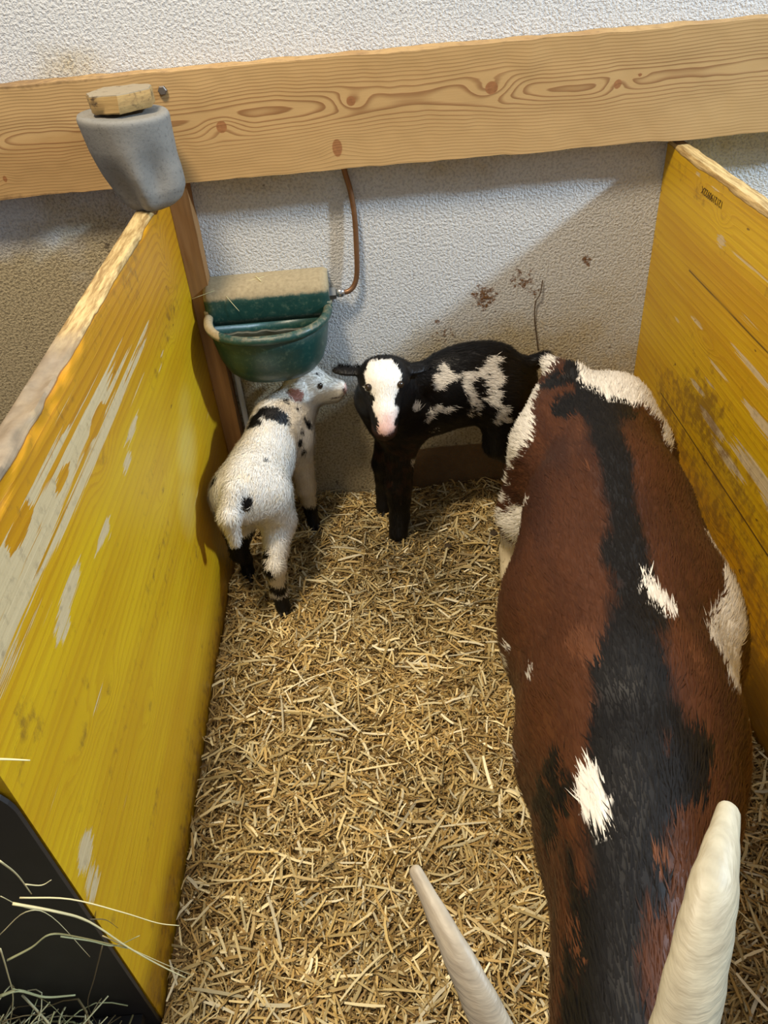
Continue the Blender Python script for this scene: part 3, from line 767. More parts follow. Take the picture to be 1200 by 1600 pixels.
def surface_net(prims, lo, hi, h):
    lo = np.array(lo, float); n = np.ceil((np.array(hi) - lo) / h).astype(int) + 1
    ax = [lo[i] + h * np.arange(n[i]) for i in range(3)]
    G = np.stack(np.meshgrid(*ax, indexing='ij'), -1)
    D = field(G, prims).astype(float)
    S = D < 0
    nx, ny, nz_ = [m - 1 for m in n]
    acc = np.zeros((nx, ny, nz_, 3)); cnt = np.zeros((nx, ny, nz_))
    cs = [(i, j, k) for i in (0, 1) for j in (0, 1) for k in (0, 1)]
    sl = lambda A, c: A[c[0]:c[0] + nx, c[1]:c[1] + ny, c[2]:c[2] + nz_]
    for a in cs:
        for e in range(3):
            if a[e] == 1: continue
            b = list(a); b[e] = 1
            Da, Db = sl(D, a), sl(D, b); cr = (Da < 0) != (Db < 0)
            tt = np.where(cr, Da / np.where(cr, Da - Db, 1), 0)
            for q in range(3):
                acc[..., q] += np.where(cr, a[q] + (tt if q == e else 0), 0)
            cnt += cr
    act = cnt > 0
    idx = -np.ones(act.shape, int); idx[act] = np.arange(act.sum())
    cell = np.argwhere(act); V = lo + h * (cell + acc[act] / cnt[act][:, None])
    F = []
    for e in range(3):
        a, b = (e + 1) % 3, (e + 2) % 3
        s0 = [slice(1, -1)] * 3; s0[e] = slice(0, -1); s1 = list(s0); s1[e] = slice(1, None)
        A, B = S[tuple(s0)], S[tuple(s1)]
        ed = np.argwhere(A != B); inside = A[tuple(ed.T)]
        ed = ed + 1; ed[:, e] -= 1
        q = []
        for da, db in [(0, 0), (-1, 0), (-1, -1), (0, -1)]:
            c = ed.copy(); c[:, a] += da; c[:, b] += db
            q.append(idx[tuple(c.T)])
        q = np.stack(q, 1); q[~inside] = q[~inside][:, ::-1]
        F.append(q[(q >= 0).all(1)])
    F = np.concatenate(F)
    eps = h * .5
    gr = np.stack([field(V + np.eye(3)[i] * eps, prims) - field(V - np.eye(3)[i] * eps, prims) for i in range(3)], 1)
    Nn = gr / np.maximum(np.linalg.norm(gr, axis=1, keepdims=True), 1e-9)
    V = V - Nn * field(V, prims)[:, None] * .7
    fn = np.cross(V[F[:, 1]] - V[F[:, 0]], V[F[:, 2]] - V[F[:, 0]])
    if (fn * Nn[F[:, 0]]).sum() < 0: F = F[:, ::-1]
    return V, F, Nn


def hair(V, F, N, n, lfun, wid, dirfun, colfun, lift=.35, jit=.25):
    tri = np.concatenate([F[:, [0, 1, 2]], F[:, [0, 2, 3]]])
    A = np.linalg.norm(np.cross(V[tri[:, 1]] - V[tri[:, 0]], V[tri[:, 2]] - V[tri[:, 0]]), axis=1)
    ti = rng.choice(len(tri), n, p=A / A.sum())
    u = rng.uniform(0, 1, (n, 2)); fl = u.sum(1) > 1; u[fl] = 1 - u[fl]
    w3 = np.stack([1 - u.sum(1), u[:, 0], u[:, 1]], 1)
    P = (V[tri[ti]] * w3[..., None]).sum(1); Nn = (N[tri[ti]] * w3[..., None]).sum(1); Nn /= np.linalg.norm(Nn, axis=1, keepdims=True)
    d = dirfun(P) + rng.normal(0, jit, (n, 3)); t = d - (d * Nn).sum(1, keepdims=True) * Nn
    t /= np.maximum(np.linalg.norm(t, axis=1, keepdims=True), 1e-6)
    s = np.cross(Nn, t); L = (lfun(P) * rng.uniform(.6, 1.2, n))[:, None]
    lf = lift * rng.uniform(.3, 1.4, (n, 1))
    W = wid * rng.uniform(.6, 1.3, (n, 1))
    P0 = P - Nn * .001
    m = P0 + (t * .5 + Nn * lf * .5) * L; tip = P0 + (t + Nn * lf * .6) * L
    VV = np.stack([P0 + s * W, P0 - s * W, m - s * W * .8, m + s * W * .8, tip], 1).reshape(-1, 3)
    C = colfun(P, Nn) * rng.uniform(.82, 1.12, (n, 1)); CC = np.repeat(C, 5, 0)
    NN = np.repeat(Nn * .9 + t * .25, 5, 0)
    b = np.arange(n)[:, None] * 5
    Q = b + np.array([[0, 1, 2, 3]]); T = b + np.array([[3, 2, 4, 4]])
    return VV, Q, b + np.array([[3, 2, 4]]), CC, NN


def body(name, prims, lo, hi, h, nh, lfun, wid, dirfun, colfun, parent, lift=.35, jit=.25, mat=None):
    V, F, N = surface_net(prims, lo, hi, h)
    C = colfun(V, N)
    HV, HQ, HT, HC, HN = hair(V, F, N, nh, lfun, wid, dirfun, colfun, lift, jit)
    o0 = len(V)
    allV = np.concatenate([V, HV]); allC = np.concatenate([C, HC]); allN = np.concatenate([N, HN])
    allN /= np.maximum(np.linalg.norm(allN, axis=1, keepdims=True), 1e-9)
    org = base_of(parent)
    me = bpy.data.meshes.new(name)
    me.vertices.add(len(allV)); me.vertices.foreach_set('co', (allV - org).astype(np.float32).ravel())
    quads = np.concatenate([F, HQ + o0]); tris = HT + o0
    li = np.concatenate([quads.ravel(), tris.ravel()]).astype(np.int32)
    me.loops.add(len(li)); me.loops.foreach_set('vertex_index', li)
    nq, nt = len(quads), len(tris); me.polygons.add(nq + nt)
    ls = np.concatenate([np.arange(nq) * 4, nq * 4 + np.arange(nt) * 3]).astype(np.int32)
    me.polygons.foreach_set('loop_start', ls)
    me.polygons.foreach_set('loop_total', np.concatenate([np.full(nq, 4), np.full(nt, 3)]).astype(np.int32))
    me.update(calc_edges=True)
    me.polygons.foreach_set('use_smooth', np.ones(nq + nt, bool))
    a = me.color_attributes.new('Col', 'FLOAT_COLOR', 'POINT'); c4 = np.ones((len(allV), 4), np.float32); c4[:, :3] = np.clip(allC, 0, 1)
    a.data.foreach_set('color', c4.ravel())
    me.materials.append(mat or M_FUR)
    me.normals_split_custom_set_from_vertices(allN.astype(np.float32))
    o = bpy.data.objects.new(name, me); link(o, parent)
    return o, (V, F, N)


def dabs(P, D, amp=.45, freq=70, seed=0):
    """1 inside the union of spherical patches, ragged by noise"""
    if not len(D): return np.zeros(len(P), bool)
    D = np.array(D, float); best = np.full(len(P), 9.0)
    for d in D: best = np.minimum(best, np.linalg.norm(P - d[:3], axis=1) / d[3])
    return best + (fbm(P, (freq,) * 3, 2, seed) - .5) * amp * 2 < 1


def eye(parent, loc, r, iris=(40, 30, 22)):
    t = bpy.data.materials.get('dark_eye')
    if t is None:
        q = NT('dark_eye'); q.base(lin(*iris)); q.rough(.08); t = q.m
    N_ = 14; rings = [[(loc[0] + r * math.sin(p) * math.cos(a), loc[1] + r * math.sin(p) * math.sin(a), loc[2] + r * math.cos(p)) for a in np.linspace(0, 2 * math.pi, N_ + 1)[:-1]] for p in np.linspace(.15, math.pi - .15, 9)]
    Ve, Fe = loft(rings); o = mesh('eye', Ve, [f[::-1] for f in Fe], t, parent=parent, origin=loc); o['label'] = 'dark glossy eye'
    return o


M_HOOF = plain('dark_hoof', lin(30, 26, 24), 0.5)
M_PHOOF = plain('pale_hoof', lin(120, 104, 84), 0.5)


def hoof(parent, c, fwd, s=1.0, mat=None):
    """cloven hoof: two claws as one mesh, toe pointing along fwd"""
    f = Vector((fwd[0], fwd[1], 0)).normalized(); r = Vector((f.y, -f.x, 0)); V, F = [], []
    for sd in (-1, 1):
        rings = []
        for zz, k, fo in [(0, 1.0, .004), (.004, 1.04, .003), (.014, .9, 0), (.024, .72, -.003)]:
            ring = []
            for a in np.linspace(0, 2 * math.pi, 13)[:-1]:
                lx = sd * .0065 + .0062 * math.cos(a) * k; ly = .014 * math.sin(a) * k * (1.15 if math.sin(a) > 0 else .8) + fo
                p = Vector(c) + r * lx * s + f * ly * s; ring.append((p.x, p.y, c[2] + zz * s))
            rings.append(ring)
        v, g = loft(rings); F += [tuple(i + len(V) for i in q) for q in g]; V += v
    return mesh('hoof', V, F, mat or M_HOOF, parent=parent, origin=c)


# ------------------------------------------------------------------ the goats
BLK, WHT, CRM, BRN, PNK, DBR = linc(16, 15, 16), linc(236, 232, 224), linc(222, 208, 176), linc(80, 46, 27), linc(222, 170, 156), linc(52, 32, 24)
G = lambda *a: ('c',) + a
Eo = lambda c, r, R, k: ('e', c, r, R, k)

# --- white kid with black spots
WK = empty('goat_kid', (-0.25, -0.27, 0.0), 'mostly white goat kid with black spots, head raised under the water bowl', 'goat kid')
Rb = rot_from((.22, 1, .06)); hW = np.array([-.137, -.083, .369])
Rh = rot_from((1, -.10, -.26))
pw = [Eo((-.278, -.345, .292), (.058, .085, .062), Rb, .03), Eo((-.255, -.26, .285), (.062, .10, .068), Rb, .03), Eo((-.222, -.17, .295), (.054, .08, .070), Rb, .03),
      Eo((-.235, -.18, .340), (.034, .06, .03), Rb, .03),
      G((-.215, -.145, .325), (-.168, -.088, .362), .044, .032, .03), G((-.195, -.12, .29), (-.165, -.088, .33), .042, .032, .03),
      Eo(hW + (-.018, 0, .014), (.033, .040, .034), Rh, .018), G(hW + (-.005, 0, .0), hW + (.050, -.006, -.014), .028, .0195, .018), G(hW + (-.02, 0, -.020), hW + (.040, -.004, -.029), .027, .0155, .015),
      # ears
      Eo(hW + (-.034, -.046, .008), (.015, .027, .006), rot_from((-.45, -.55, -.75), (.2, -.8, .55)), .005), Eo(hW + (-.048, .036, .002), (.013, .030, .006), rot_from((-.6, .75, -.1)), .006),
      # hind leg right
      G((-.243, -.345, .27), (-.232, -.325, .185), .052, .034, .03), G((-.232, -.33, .19), (-.243, -.415, .135), .032, .019, .018), G((-.243, -.415, .135), (-.246, -.405, .055), .018, .0145, .010), G((-.246, -.405, .055), (-.243, -.415, .018), .016, .0155, .01),
      # hind leg left
      G((-.305, -.345, .27), (-.318, -.325, .185), .050, .032, .03), G((-.318, -.325, .19), (-.325, -.345, .125), .030, .018, .018), G((-.325, -.345, .125), (-.330, -.285, .05), .016, .013, .010), G((-.330, -.285, .05), (-.330, -.292, .018), .014, .014, .01),
      # front leg right / left
      G((-.188, -.16, .27), (-.186, -.145, .14), .036, .020, .03), G((-.186, -.145, .14), (-.186, -.128, .05), .019, .0135, .012), G((-.186, -.128, .05), (-.182, -.138, .018), .0145, .0145, .01),
      G((-.255, -.155, .27), (-.262, -.125, .14), .036, .020, .03), G((-.262, -.125, .14), (-.264, -.105, .05), .019, .0135, .012), G((-.264, -.105, .05), (-.264, -.112, .018), .0145, .0145, .01),
      # tail
      G((-.292, -.405, .33), (-.303, -.440, .295), .020, .018, .015), G((-.303, -.440, .295), (-.300, -.452, .248), .018, .010, .01)]
W_BLACK = []
W_BLACK = [(-0.264,-0.204,0.362,0.0183), (-0.262,-0.199,0.364,0.0165), (-0.242,-0.186,0.373,0.0147), (-0.223,-0.194,0.372,0.0200), (-0.205,-0.199,0.363,0.0164), (-0.194,-0.198,0.354,0.0091), (-0.250,-0.218,0.366,0.0072), (-0.156,-0.153,0.312,0.0113), (-0.175,-0.204,0.301,0.0092), (-0.170,-0.201,0.275,0.0084), (-0.168,-0.184,0.314,0.0056), (-0.234,-0.321,0.341,0.0060), (-0.269,-0.420,0.314,0.0133), (-0.264,-0.415,0.315,0.0100), (-0.337,-0.348,0.320,0.0121), (-0.173,-0.160,0.352,0.0046), (-0.161,-0.155,0.325,0.0056), (-0.193,-0.152,0.373,0.0074), (-0.184,-0.137,0.377,0.0065), (-0.124,-0.098,0.399,0.0038), (-0.256,-0.400,0.163,0.0107), (-0.262,-0.415,0.144,0.0125), (-0.254,-0.432,0.134,0.0124)]


def colW(P, N):
    C = np.tile(WHT, (len(P), 1)); x, y, z = P.T
    nz = fbm(P, (55,) * 3, 3, 61)
    # creamy shading of the fleece on neck and legs
    m = np.clip((nz - .5) * 3, 0, 1)[:, None] * .5; C = C * (1 - m) + CRM * m
    low = np.clip((.19 - z) / .1, 0, 1)[:, None] * .5; C = C * (1 - low) + CRM * low
    for a, b, r in [((-.246, -.407, .07), (-.243, -.415, .0), .03), ((-.186, -.13, .06), (-.18, -.14, .0), .03), ((-.322, -.33, .15), (-.33, -.29, 0), .045), ((-.264, -.11, .14), (-.264, -.11, 0), .03)]:  # black leg markings; the left hind leg's black is shade painted into the coat
        C[sd_cone(P, a, b, r, r) + (nz - .5) * .03 < 0] = BLK
    C[dabs(P, W_BLACK, .22, 90, 5)] = BLK
    q = np.abs(P - np.array([-.246, -.41, .062])); C[(q[:, 2] < .008) & (q[:, 0] < .03) & (q[:, 1] < .02) & (nz > .42)] = WHT
    ear = (np.linalg.norm(P - (hW + (-.036, -.052, .004)), axis=1) < .015) & (N @ np.array([.1, -.8, .55]) > .55); C[ear] = linc(160, 112, 98)
    nose = np.linalg.norm(P - (hW + (.068, -.008, -.016)), axis=1) < .012; C[nose] = linc(222, 186, 174)
    ml = (np.abs(P[:, 2] - (hW[2] - .026 + .10 * (P[:, 0] - hW[0] - .05))) < .0016) & (P[:, 0] > hW[0] + .034) & (P[:, 1] < hW[1] - .004); C[ml] = linc(92, 70, 64)
    nos = np.linalg.norm(P - (hW + (.064, -.018, -.010)), axis=1) < .0042; C[nos] = linc(80, 50, 46)
    return C


def dirW(P):
    x, y, z = P.T
    d = np.tile(np.array([-.2, -1., -.45]), (len(P), 1))
    d[z < .22] = (0, -.25, -1)
    hd = (x > -.19) & (z > .33); d[hd] = (-1, 0, .05)
    tl = (y < -.42) & (z > .2); d[tl] = (-.1, -.2, -1)
    return d


lenW = lambda P: np.where((P[:, 0] > -.175) & (P[:, 2] > .335), .0085, np.where(P[:, 2] < .06, .006, .014))
oW, WM = body('body', pw, (-.39, -.49, .0), (-.04, -.004, .47), .0042, 90000, lenW, .0006, dirW, colW, WK, .55, .35)
eye(oW, tuple(hW + (.012, -.0260, .008)), .0078); eye(oW, tuple(hW + (.016, .0225, .008)), .0065)
for c, f in [((-.243, -.418, .0), (.1, -1)), ((-.330, -.296, -.002), (-.1, -1)), ((-.180, -.142, .0), (.3, -1)), ((-.264, -.114, 0), (0, -1))]: hoof(oW, c, f, .95)

# --- black kid with white patches
BK = empty('goat_kid', (0.13, -0.13, 0.0), 'black goat kid with white face and jagged white side patches, standing against the wall', 'goat kid')
Rk = rot_from((-1, -.12, -.05)); Rf = rot_from((-.08, -1, -1.05), (0, 0, 1))
hB = np.array([.014, -.228, .448]); mB = np.array([.008, -.290, .372])
pb = [Eo((.265, -.115, .345), (.062, .085, .076), Rk, .03), Eo((.185, -.125, .345), (.066, .10, .084), Rk, .03), Eo((.10, -.135, .330), (.064, .085, .082), Rk, .03), Eo((.045, -.150, .305), (.058, .055, .07), Rk, .03),
      Eo((.20, -.115, .412), (.036, .09, .034), Rk, .03),
      G((.07, -.145, .365), (.030, -.185, .425), .052, .042, .03), G((.026, -.168, .325), (.000, -.208, .388), .060, .050, .03),
      Eo(hB, (.052, .044, .042), Rf, .018), G(hB + (0, -.01, -.012), mB, .035, .0245, .018), G(hB + (0, .0, -.035), mB + (0, .008, -.012), .030, .020, .016),
      Eo(hB + (-.066, .012, .014), (.015, .036, .006), rot_from((-1, .05, .12)), .008), Eo(hB + (.060, .018, .0), (.014, .036, .006), rot_from((1, .35, -.1)), .008),
      # front legs
      G((.045, -.17, .29), (.030, -.185, .15), .040, .026, .03), G((.030, -.185, .15), (.026, -.19, .06), .028, .0225, .012), G((.026, -.19, .06), (.020, -.203, .02), .023, .022, .01),
      G((.035, -.115, .29), (.000, -.095, .15), .040, .026, .03), G((.000, -.095, .15), (-.004, -.085, .06), .025, .020, .012), G((-.004, -.085, .06), (-.010, -.095, .02), .020, .019, .01),
      # hind legs
      G((.27, -.145, .32), (.262, -.155, .22), .052, .034, .03), G((.262, -.155, .22), (.315, -.15, .15), .030, .019, .015), G((.315, -.15, .15), (.305, -.155, .05), .018, .014, .01), G((.305, -.155, .05), (.297, -.16, .018), .015, .015, .01),
      G((.28, -.085, .32), (.275, -.07, .22), .048, .032, .03), G((.275, -.07, .22), (.325, -.065, .15), .028, .018, .015), G((.325, -.065, .15), (.318, -.06, .05), .017, .014, .01), G((.318, -.06, .05), (.31, -.06, .018), .015, .015, .01),
      # tail
      G((.325, -.112, .385), (.365, -.11, .40), .018, .012, .012)]
B_WHITE = []
B_WHITE = [(0.136,-0.154,0.422,0.0084), (0.140,-0.159,0.417,0.0105), (0.129,-0.171,0.402,0.0147), (0.122,-0.181,0.393,0.0105), (0.149,-0.168,0.408,0.0105), (0.162,-0.171,0.406,0.0076), (0.179,-0.171,0.407,0.0084), (0.196,-0.171,0.405,0.0105), (0.217,-0.167,0.407,0.0127), (0.231,-0.159,0.416,0.0127), (0.243,-0.149,0.424,0.0106), (0.257,-0.144,0.424,0.0064), (0.244,-0.161,0.408,0.0127), (0.250,-0.167,0.396,0.0127), (0.253,-0.173,0.386,0.0085), (0.232,-0.174,0.390,0.0127), (0.181,-0.179,0.394,0.0105), (0.187,-0.185,0.381,0.0105), (0.194,-0.188,0.367,0.0084), (0.197,-0.190,0.353,0.0106), (0.205,-0.189,0.337,0.0085), (0.209,-0.186,0.322,0.0043), (0.239,-0.180,0.377,0.0085), (0.228,-0.184,0.369,0.0064), (0.238,-0.188,0.355,0.0119), (0.244,-0.192,0.345,0.0085), (0.248,-0.185,0.364,0.0085), (0.221,-0.187,0.356,0.0051), (0.190,-0.188,0.321,0.0051), (0.193,-0.190,0.333,0.0043), (0.096,-0.203,0.323,0.0051), (0.103,-0.201,0.333,0.0063), (0.112,-0.199,0.345,0.0076), (0.121,-0.197,0.351,0.0076), (0.135,-0.196,0.343,0.0076), (0.148,-0.195,0.345,0.0051), (0.162,-0.193,0.345,0.0034), (0.077,-0.210,0.362,0.0091), (0.083,-0.207,0.356,0.0050), (0.069,-0.188,0.219,0.0088), (0.063,-0.199,0.223,0.0052), (0.063,-0.198,0.214,0.0044), (0.260,-0.197,0.331,0.0107), (0.254,-0.195,0.315,0.0107), (0.245,-0.191,0.301,0.0065), (0.268,-0.196,0.305,0.0086), (0.106,-0.191,0.286,0.0026), (0.117,-0.191,0.293,0.0026)]


def colB(P, N):
    C = np.tile(BLK, (len(P), 1)); x, y, z = P.T
    nz = fbm(P, (70,) * 3, 3, 62)
    br = (nz > .56) & (x < .10) & (z < .3) & (z > .12); C[br] = DBR
    C[dabs(P, B_WHITE, .30, 110, 8)] = WHT
    # white blaze over the face, pink muzzle
    a = hB; ax = (mB - hB); L = np.linalg.norm(ax); ax = ax / L
    s = (P - a) @ ax; side = (P - a)[:, 0] + .002; up = (P - a) @ np.array([0, -.72, .69])
    wdt = np.interp(s, [-.03, .0, .025, .045, .07, .10], [.024, .036, .033, .019, .024, .016]) + (nz - .5) * .012
    face = (np.abs(side + .0) < wdt) & (s > -.028) & (up > -.006) & (y < -.205)
    C[face] = WHT
    q_ = np.clip((s - .066 + (nz - .5) * .03) / .03, 0, 1)[:, None] * face[:, None] * .8; C = C * (1 - q_) + linc(206, 160, 148) * q_
    mo = (s > .098) & (y < -.27) & (up < .004); C[mo] = DBR
    for sx_ in (-1, 1):
        C[np.linalg.norm(P - (mB + np.array([sx_ * .010, -.020, -.006])), axis=1) < .0055] = linc(70, 44, 42)
    return C


def dirB(P):
    x, y, z = P.T
    d = np.tile(np.array([1., .1, -.4]), (len(P), 1))
    d[z < .25] = (.1, 0, -1)
    hd = (y < -.20) & (z > .34); d[hd] = (0, .6, .8)
    return d


lenB = lambda P: np.where((P[:, 1] < -.21) & (P[:, 2] > .34), .0085, np.where(P[:, 2] < .1, .008, .015))
oB, BM = body('body', pb, (-.12, -.33, .0), (.41, -.01, .52), .0042, 90000, lenB, .0006, dirB, colB, BK, .4, .3)
eye(oB, tuple(hB + (-.031, -.0365, .002)), .0075); eye(oB, tuple(hB + (.031, -.0365, .002)), .0075)
for c, f in [((.018, -.208, .0), (-.2, -1)), ((-.012, -.10, .0), (-.5, -1)), ((.294, -.163, .0), (-1, -.3)), ((.307, -.062, .0), (-1, -.1))]: hoof(oB, c, f, 1.0)

# --- the big goat
MG = empty('goat', (0.30, -0.85, 0.0), 'big brown and white adult goat with a black back stripe and pale horns', 'goat')
Rm = rot_from((-.17, -1, .02))
Rn = rot_from((-.12, -1, -.25))
pm = [Eo((.372, -.48, .410), (.105, .15, .110), Rm, .05), Eo((.425, -.43, .445), (.060, .09, .065), Rm, .04), Eo((.335, -.40, .445), (.060, .09, .065), Rm, .04),
      Eo((.350, -.66, .385), (.135, .18, .145), Rm, .05), Eo((.318, -.84, .350), (.172, .21, .165), Rm, .05), Eo((.27, -1.04, .375), (.135, .17, .155), Rm, .05), Eo((.29, -1.0, .46), (.06, .30, .045), Rm, .06), Eo((.36, -.60, .475), (.05, .17, .035), Rm, .05),
      Eo((.235, -1.17, .37), (.095, .10, .13), Rm, .05),
      G((.23, -1.18, .435), (.150, -1.42, .475), .080, .052, .05), G((.22, -1.20, .36), (.140, -1.42, .43), .070, .046, .05),
      Eo((.112, -1.49, .475), (.052, .065, .055), Rn, .03), G((.105, -1.51, .465), (.088, -1.64, .395), .043, .027, .02), G((.105, -1.49, .43), (.088, -1.62, .37), .036, .022, .02),
      Eo((.045, -1.45, .45), (.018, .06, .008), rot_from((-1, .25, -.35)), .01), Eo((.175, -1.455, .45), (.018, .06, .008), rot_from((1, .25, -.35)), .01),
      # hind legs: left one stretched back beside the wall, right one under the rump
      G((.305, -.47, .40), (.262, -.48, .27), .080, .052, .05), G((.262, -.48, .27), (.258, -.38, .195), .048, .032, .03), G((.258, -.38, .195), (.258, -.355, .07), .029, .022, .015), G((.258, -.355, .07), (.256, -.38, .02), .024, .024, .012),
      G((.445, -.49, .38), (.468, -.54, .25), .072, .050, .05), G((.468, -.54, .25), (.470, -.44, .19), .045, .028, .03), G((.470, -.44, .19), (.472, -.45, .06), .025, .019, .015), G((.472, -.45, .06), (.470, -.47, .02), .022, .022, .012),
      # front legs
      G((.20, -1.06, .33), (.215, -1.03, .19), .055, .032, .04), G((.215, -1.03, .19), (.218, -.99, .06), .030, .020, .015), G((.218, -.99, .06), (.216, -1.01, .02), .023, .023, .012),
      G((.33, -1.10, .33), (.338, -1.16, .19), .055, .032, .04), G((.338, -1.16, .19), (.342, -1.19, .06), .030, .020, .015), G((.342, -1.19, .06), (.342, -1.215, .02), .023, .023, .012),
      # tail held up over the rump
      G((.345, -.385, .50), (.325, -.335, .50), .026, .018, .02)]
M_WHITE = []; M_BLACK = []; M_TAN = []
M_WHITE = [(0.413,-0.404,0.514,0.0611), (0.438,-0.406,0.510,0.0615), (0.456,-0.435,0.504,0.0608), (0.457,-0.447,0.503,0.0544), (0.440,-0.428,0.512,0.0607), (0.409,-0.473,0.522,0.0468), (0.402,-0.438,0.521,0.0537), (0.447,-0.463,0.507,0.0477), (0.465,-0.469,0.491,0.0420), (0.486,-0.470,0.464,0.0304), (0.490,-0.492,0.452,0.0218), (0.480,-0.530,0.448,0.0166), (0.468,-0.488,0.481,0.0239), (0.391,-0.388,0.509,0.0308), (0.398,-0.407,0.515,0.0243), (0.277,-0.385,0.467,0.0276), (0.268,-0.403,0.466,0.0364), (0.246,-0.434,0.451,0.0404), (0.239,-0.486,0.449,0.0348), (0.228,-0.461,0.418,0.0312), (0.226,-0.482,0.401,0.0178), (0.221,-0.482,0.358,0.0108), (0.217,-0.489,0.319,0.0128), (0.211,-0.502,0.284,0.0184), (0.233,-0.363,0.128,0.0211), (0.246,-0.481,0.460,0.0261), (0.223,-0.632,0.423,0.0096), (0.241,-0.529,0.314,0.0198), (0.233,-0.529,0.280,0.0274), (0.255,-0.390,0.121,0.0314), (0.250,-0.381,0.072,0.0214), (0.309,-0.923,0.521,0.0071), (0.310,-0.942,0.522,0.0117), (0.312,-0.964,0.523,0.0139), (0.316,-0.982,0.524,0.0128), (0.319,-0.990,0.524,0.0091), (0.452,-0.789,0.454,0.0096), (0.458,-0.813,0.447,0.0133), (0.464,-0.835,0.438,0.0189), (0.449,-0.884,0.449,0.0254), (0.438,-0.920,0.446,0.0311), (0.420,-0.950,0.447,0.0347), (0.407,-0.974,0.448,0.0383), (0.401,-0.998,0.445,0.0378), (0.381,-1.042,0.469,0.0279), (0.368,-1.069,0.482,0.0155), (0.377,-0.994,0.484,0.0162), (0.371,-1.013,0.488,0.0160), (0.156,-0.996,0.442,0.0093), (0.149,-0.891,0.373,0.0078), (0.148,-0.893,0.345,0.0095), (0.151,-0.892,0.321,0.0064), (0.313,-0.348,0.511,0.0233), (0.312,-0.339,0.512,0.0281), (0.317,-0.346,0.515,0.0207), (0.175,-1.177,0.506,0.0103), (0.174,-1.195,0.506,0.0153), (0.174,-1.212,0.507,0.0162), (0.174,-1.226,0.509,0.0136), (0.177,-1.238,0.512,0.0078), (0.170,-1.181,0.502,0.0081), (0.131,-1.059,0.361,0.0062)]
M_BLACK = [(0.362,-0.396,0.521,0.0239), (0.357,-0.397,0.523,0.0275), (0.367,-0.429,0.520,0.0271), (0.369,-0.496,0.525,0.0303), (0.330,-0.423,0.515,0.0270), (0.307,-0.411,0.507,0.0227), (0.313,-0.499,0.508,0.0258), (0.388,-0.544,0.523,0.0296), (0.412,-0.521,0.516,0.0216), (0.362,-0.552,0.526,0.0334), (0.137,-1.194,0.445,0.0273), (0.151,-1.183,0.478,0.0178), (0.136,-1.158,0.427,0.0212), (0.150,-1.144,0.468,0.0184), (0.253,-1.199,0.523,0.0260), (0.273,-1.179,0.522,0.0221), (0.240,-1.221,0.522,0.0213), (0.293,-1.162,0.515,0.0181), (0.234,-1.142,0.526,0.0267)]
M_TAN = [(0.206,-1.011,0.511,0.0195), (0.211,-1.043,0.518,0.0127), (0.321,-1.065,0.523,0.0103), (0.312,-0.580,0.517,0.0062), (0.305,-0.622,0.521,0.0052), (0.298,-0.693,0.522,0.0049), (0.137,-1.050,0.406,0.0178), (0.209,-1.280,0.520,0.0089), (0.128,-1.322,0.494,0.0088), (0.127,-1.345,0.502,0.0069), (0.134,-1.067,0.386,0.0134)]


def colM(P, N):
    C = np.tile(BRN, (len(P), 1)); x, y, z = P.T
    nz = fbm(P, (40, 14, 40), 3, 63); n2 = fbm(P, (9, 5, 9), 3, 64)
    C = C * (0.75 + .5 * n2[:, None])
    sh = np.clip((fbm(P, (26, 5, 26), 3, 71) - .50) * 5, 0, 1)[:, None]; C = C * (1 - sh * .7) + linc(60, 34, 24) * sh * .7
    # dorsal stripe
    ys = np.array([-1.6, -1.4, -1.2, -1.0, -.8, -.6, -.45, -.35]); xs = np.array([.100, .130, .205, .275, .315, .350, .372, .385])
    ws = np.array([.03, .036, .055, .040, .026, .034, .045, .03])
    sx = np.interp(y, ys, xs); sw = np.interp(y, ys, ws)
    m = np.clip((sw * (1 + (nz - .5) * 1.5) - np.abs(x - sx)) / .012, 0, 1) * (z > .40)
    C = C * (1 - m[:, None]) + BLK * 1.1 * m[:, None]
    C[dabs(P, M_BLACK, .5, 45, 9)] = BLK
    C[dabs(P, M_TAN, .4, 60, 11)] = linc(98, 60, 38)
    C[dabs(P, M_WHITE, .28, 50, 10)] = WHT
    C[(z < .12)] = CRM
    bel = (N[:, 2] < -.5) & (y < -.5) & (z > .2); C[bel] = WHT
    return C


def dirM(P):
    d = np.tile(np.array([.17, 1., -.35]), (len(P), 1)); z = P[:, 2]
    d[z < .24] = (0, .1, -1)
    tl = P[:, 1] > -.37; d[tl & (z > .4)] = (-.4, 1, .0)
    return d


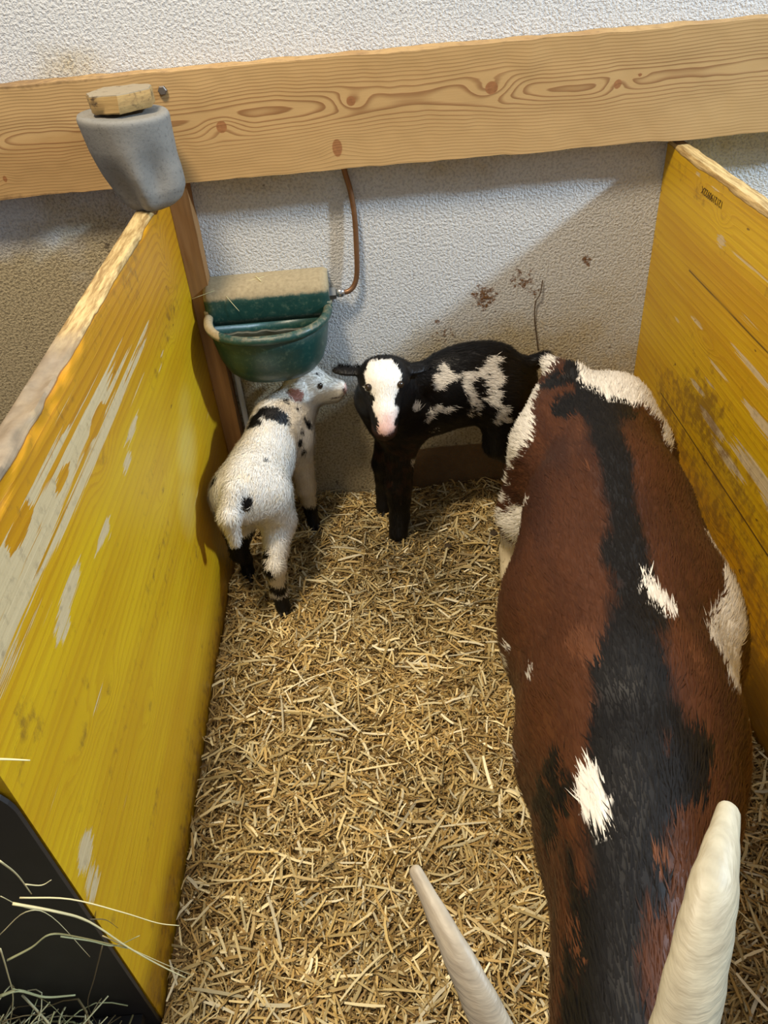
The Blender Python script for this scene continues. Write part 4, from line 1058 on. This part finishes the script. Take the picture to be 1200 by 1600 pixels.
lenM = lambda P: np.where(P[:, 1] < -1.44, .008, np.where(P[:, 2] < .12, .01, .026))
oM, MM = body('body', pm, (-.02, -1.70, .0), (.56, -.24, .58), .0075, 110000, lenM, .0009, dirM, colM, MG, .18, .16)
eye(oM, (.062, -1.535, .478), .011); eye(oM, (.146, -1.545, .478), .011)
for c, f in [((.254, -.386, 0), (-.1, -1)), ((.468, -.478, 0), (0, -1)), ((.216, -1.02, 0), (0, -1)), ((.342, -1.225, 0), (0, -1))]: hoof(oM, c, f, 1.4, M_PHOOF)
t = NT('pale_horn'); co = t.coord()
t.base(t.mix(t.noise(t.coord((60, 60, 260)), 1, 3), lin(140, 130, 108), lin(200, 192, 166))); t.rough(.5); t.bump(t.noise(t.coord((30, 30, 300)), 1, 3), .5, .002); M_HORN = t.m
t = NT('grey_horn'); t.base(t.mix(t.noise(t.coord((60, 60, 260)), 1, 3), lin(120, 108, 92), lin(176, 164, 142))); t.rough(.5); t.bump(t.noise(t.coord((30, 30, 300)), 1, 3), .5, .002); M_HORN2 = t.m
for pts, rad, mt, lb in [([(.085, -1.475, .515), (.066, -1.470, .585), (.046, -1.452, .65), (.022, -1.412, .695), (-.002, -1.356, .705)], [.020, .017, .014, .010, .0045], M_HORN2, 'grey brown curved horn'),
                     ([(.128, -1.478, .515), (.140, -1.465, .590), (.158, -1.430, .645), (.188, -1.375, .680), (.222, -1.318, .675)], [.025, .0235, .021, .0175, .009], M_HORN, 'thick cream coloured curved horn')]:
    sp = spline(pts, 7); rr = np.interp(np.linspace(0, 4, len(sp)), range(5), rad) * (1 + .03 * np.sin(np.arange(len(sp)) * 2.1))
    tp_ = sp[-1] - sp[-2]; tp_ = tp_ / np.linalg.norm(tp_); r0 = rr[-1]
    sp = sp + [sp[-1] + tp_ * r0 * q for q in (.35, .65, .85, .96)]; rr = list(rr) + [r0 * q for q in (.93, .75, .5, .2)]
    Vh, Fh = tube(sp, list(rr), 18, .72); mesh('horn', Vh, Fh, mt, parent=oM, origin=pts[0])['label'] = lb
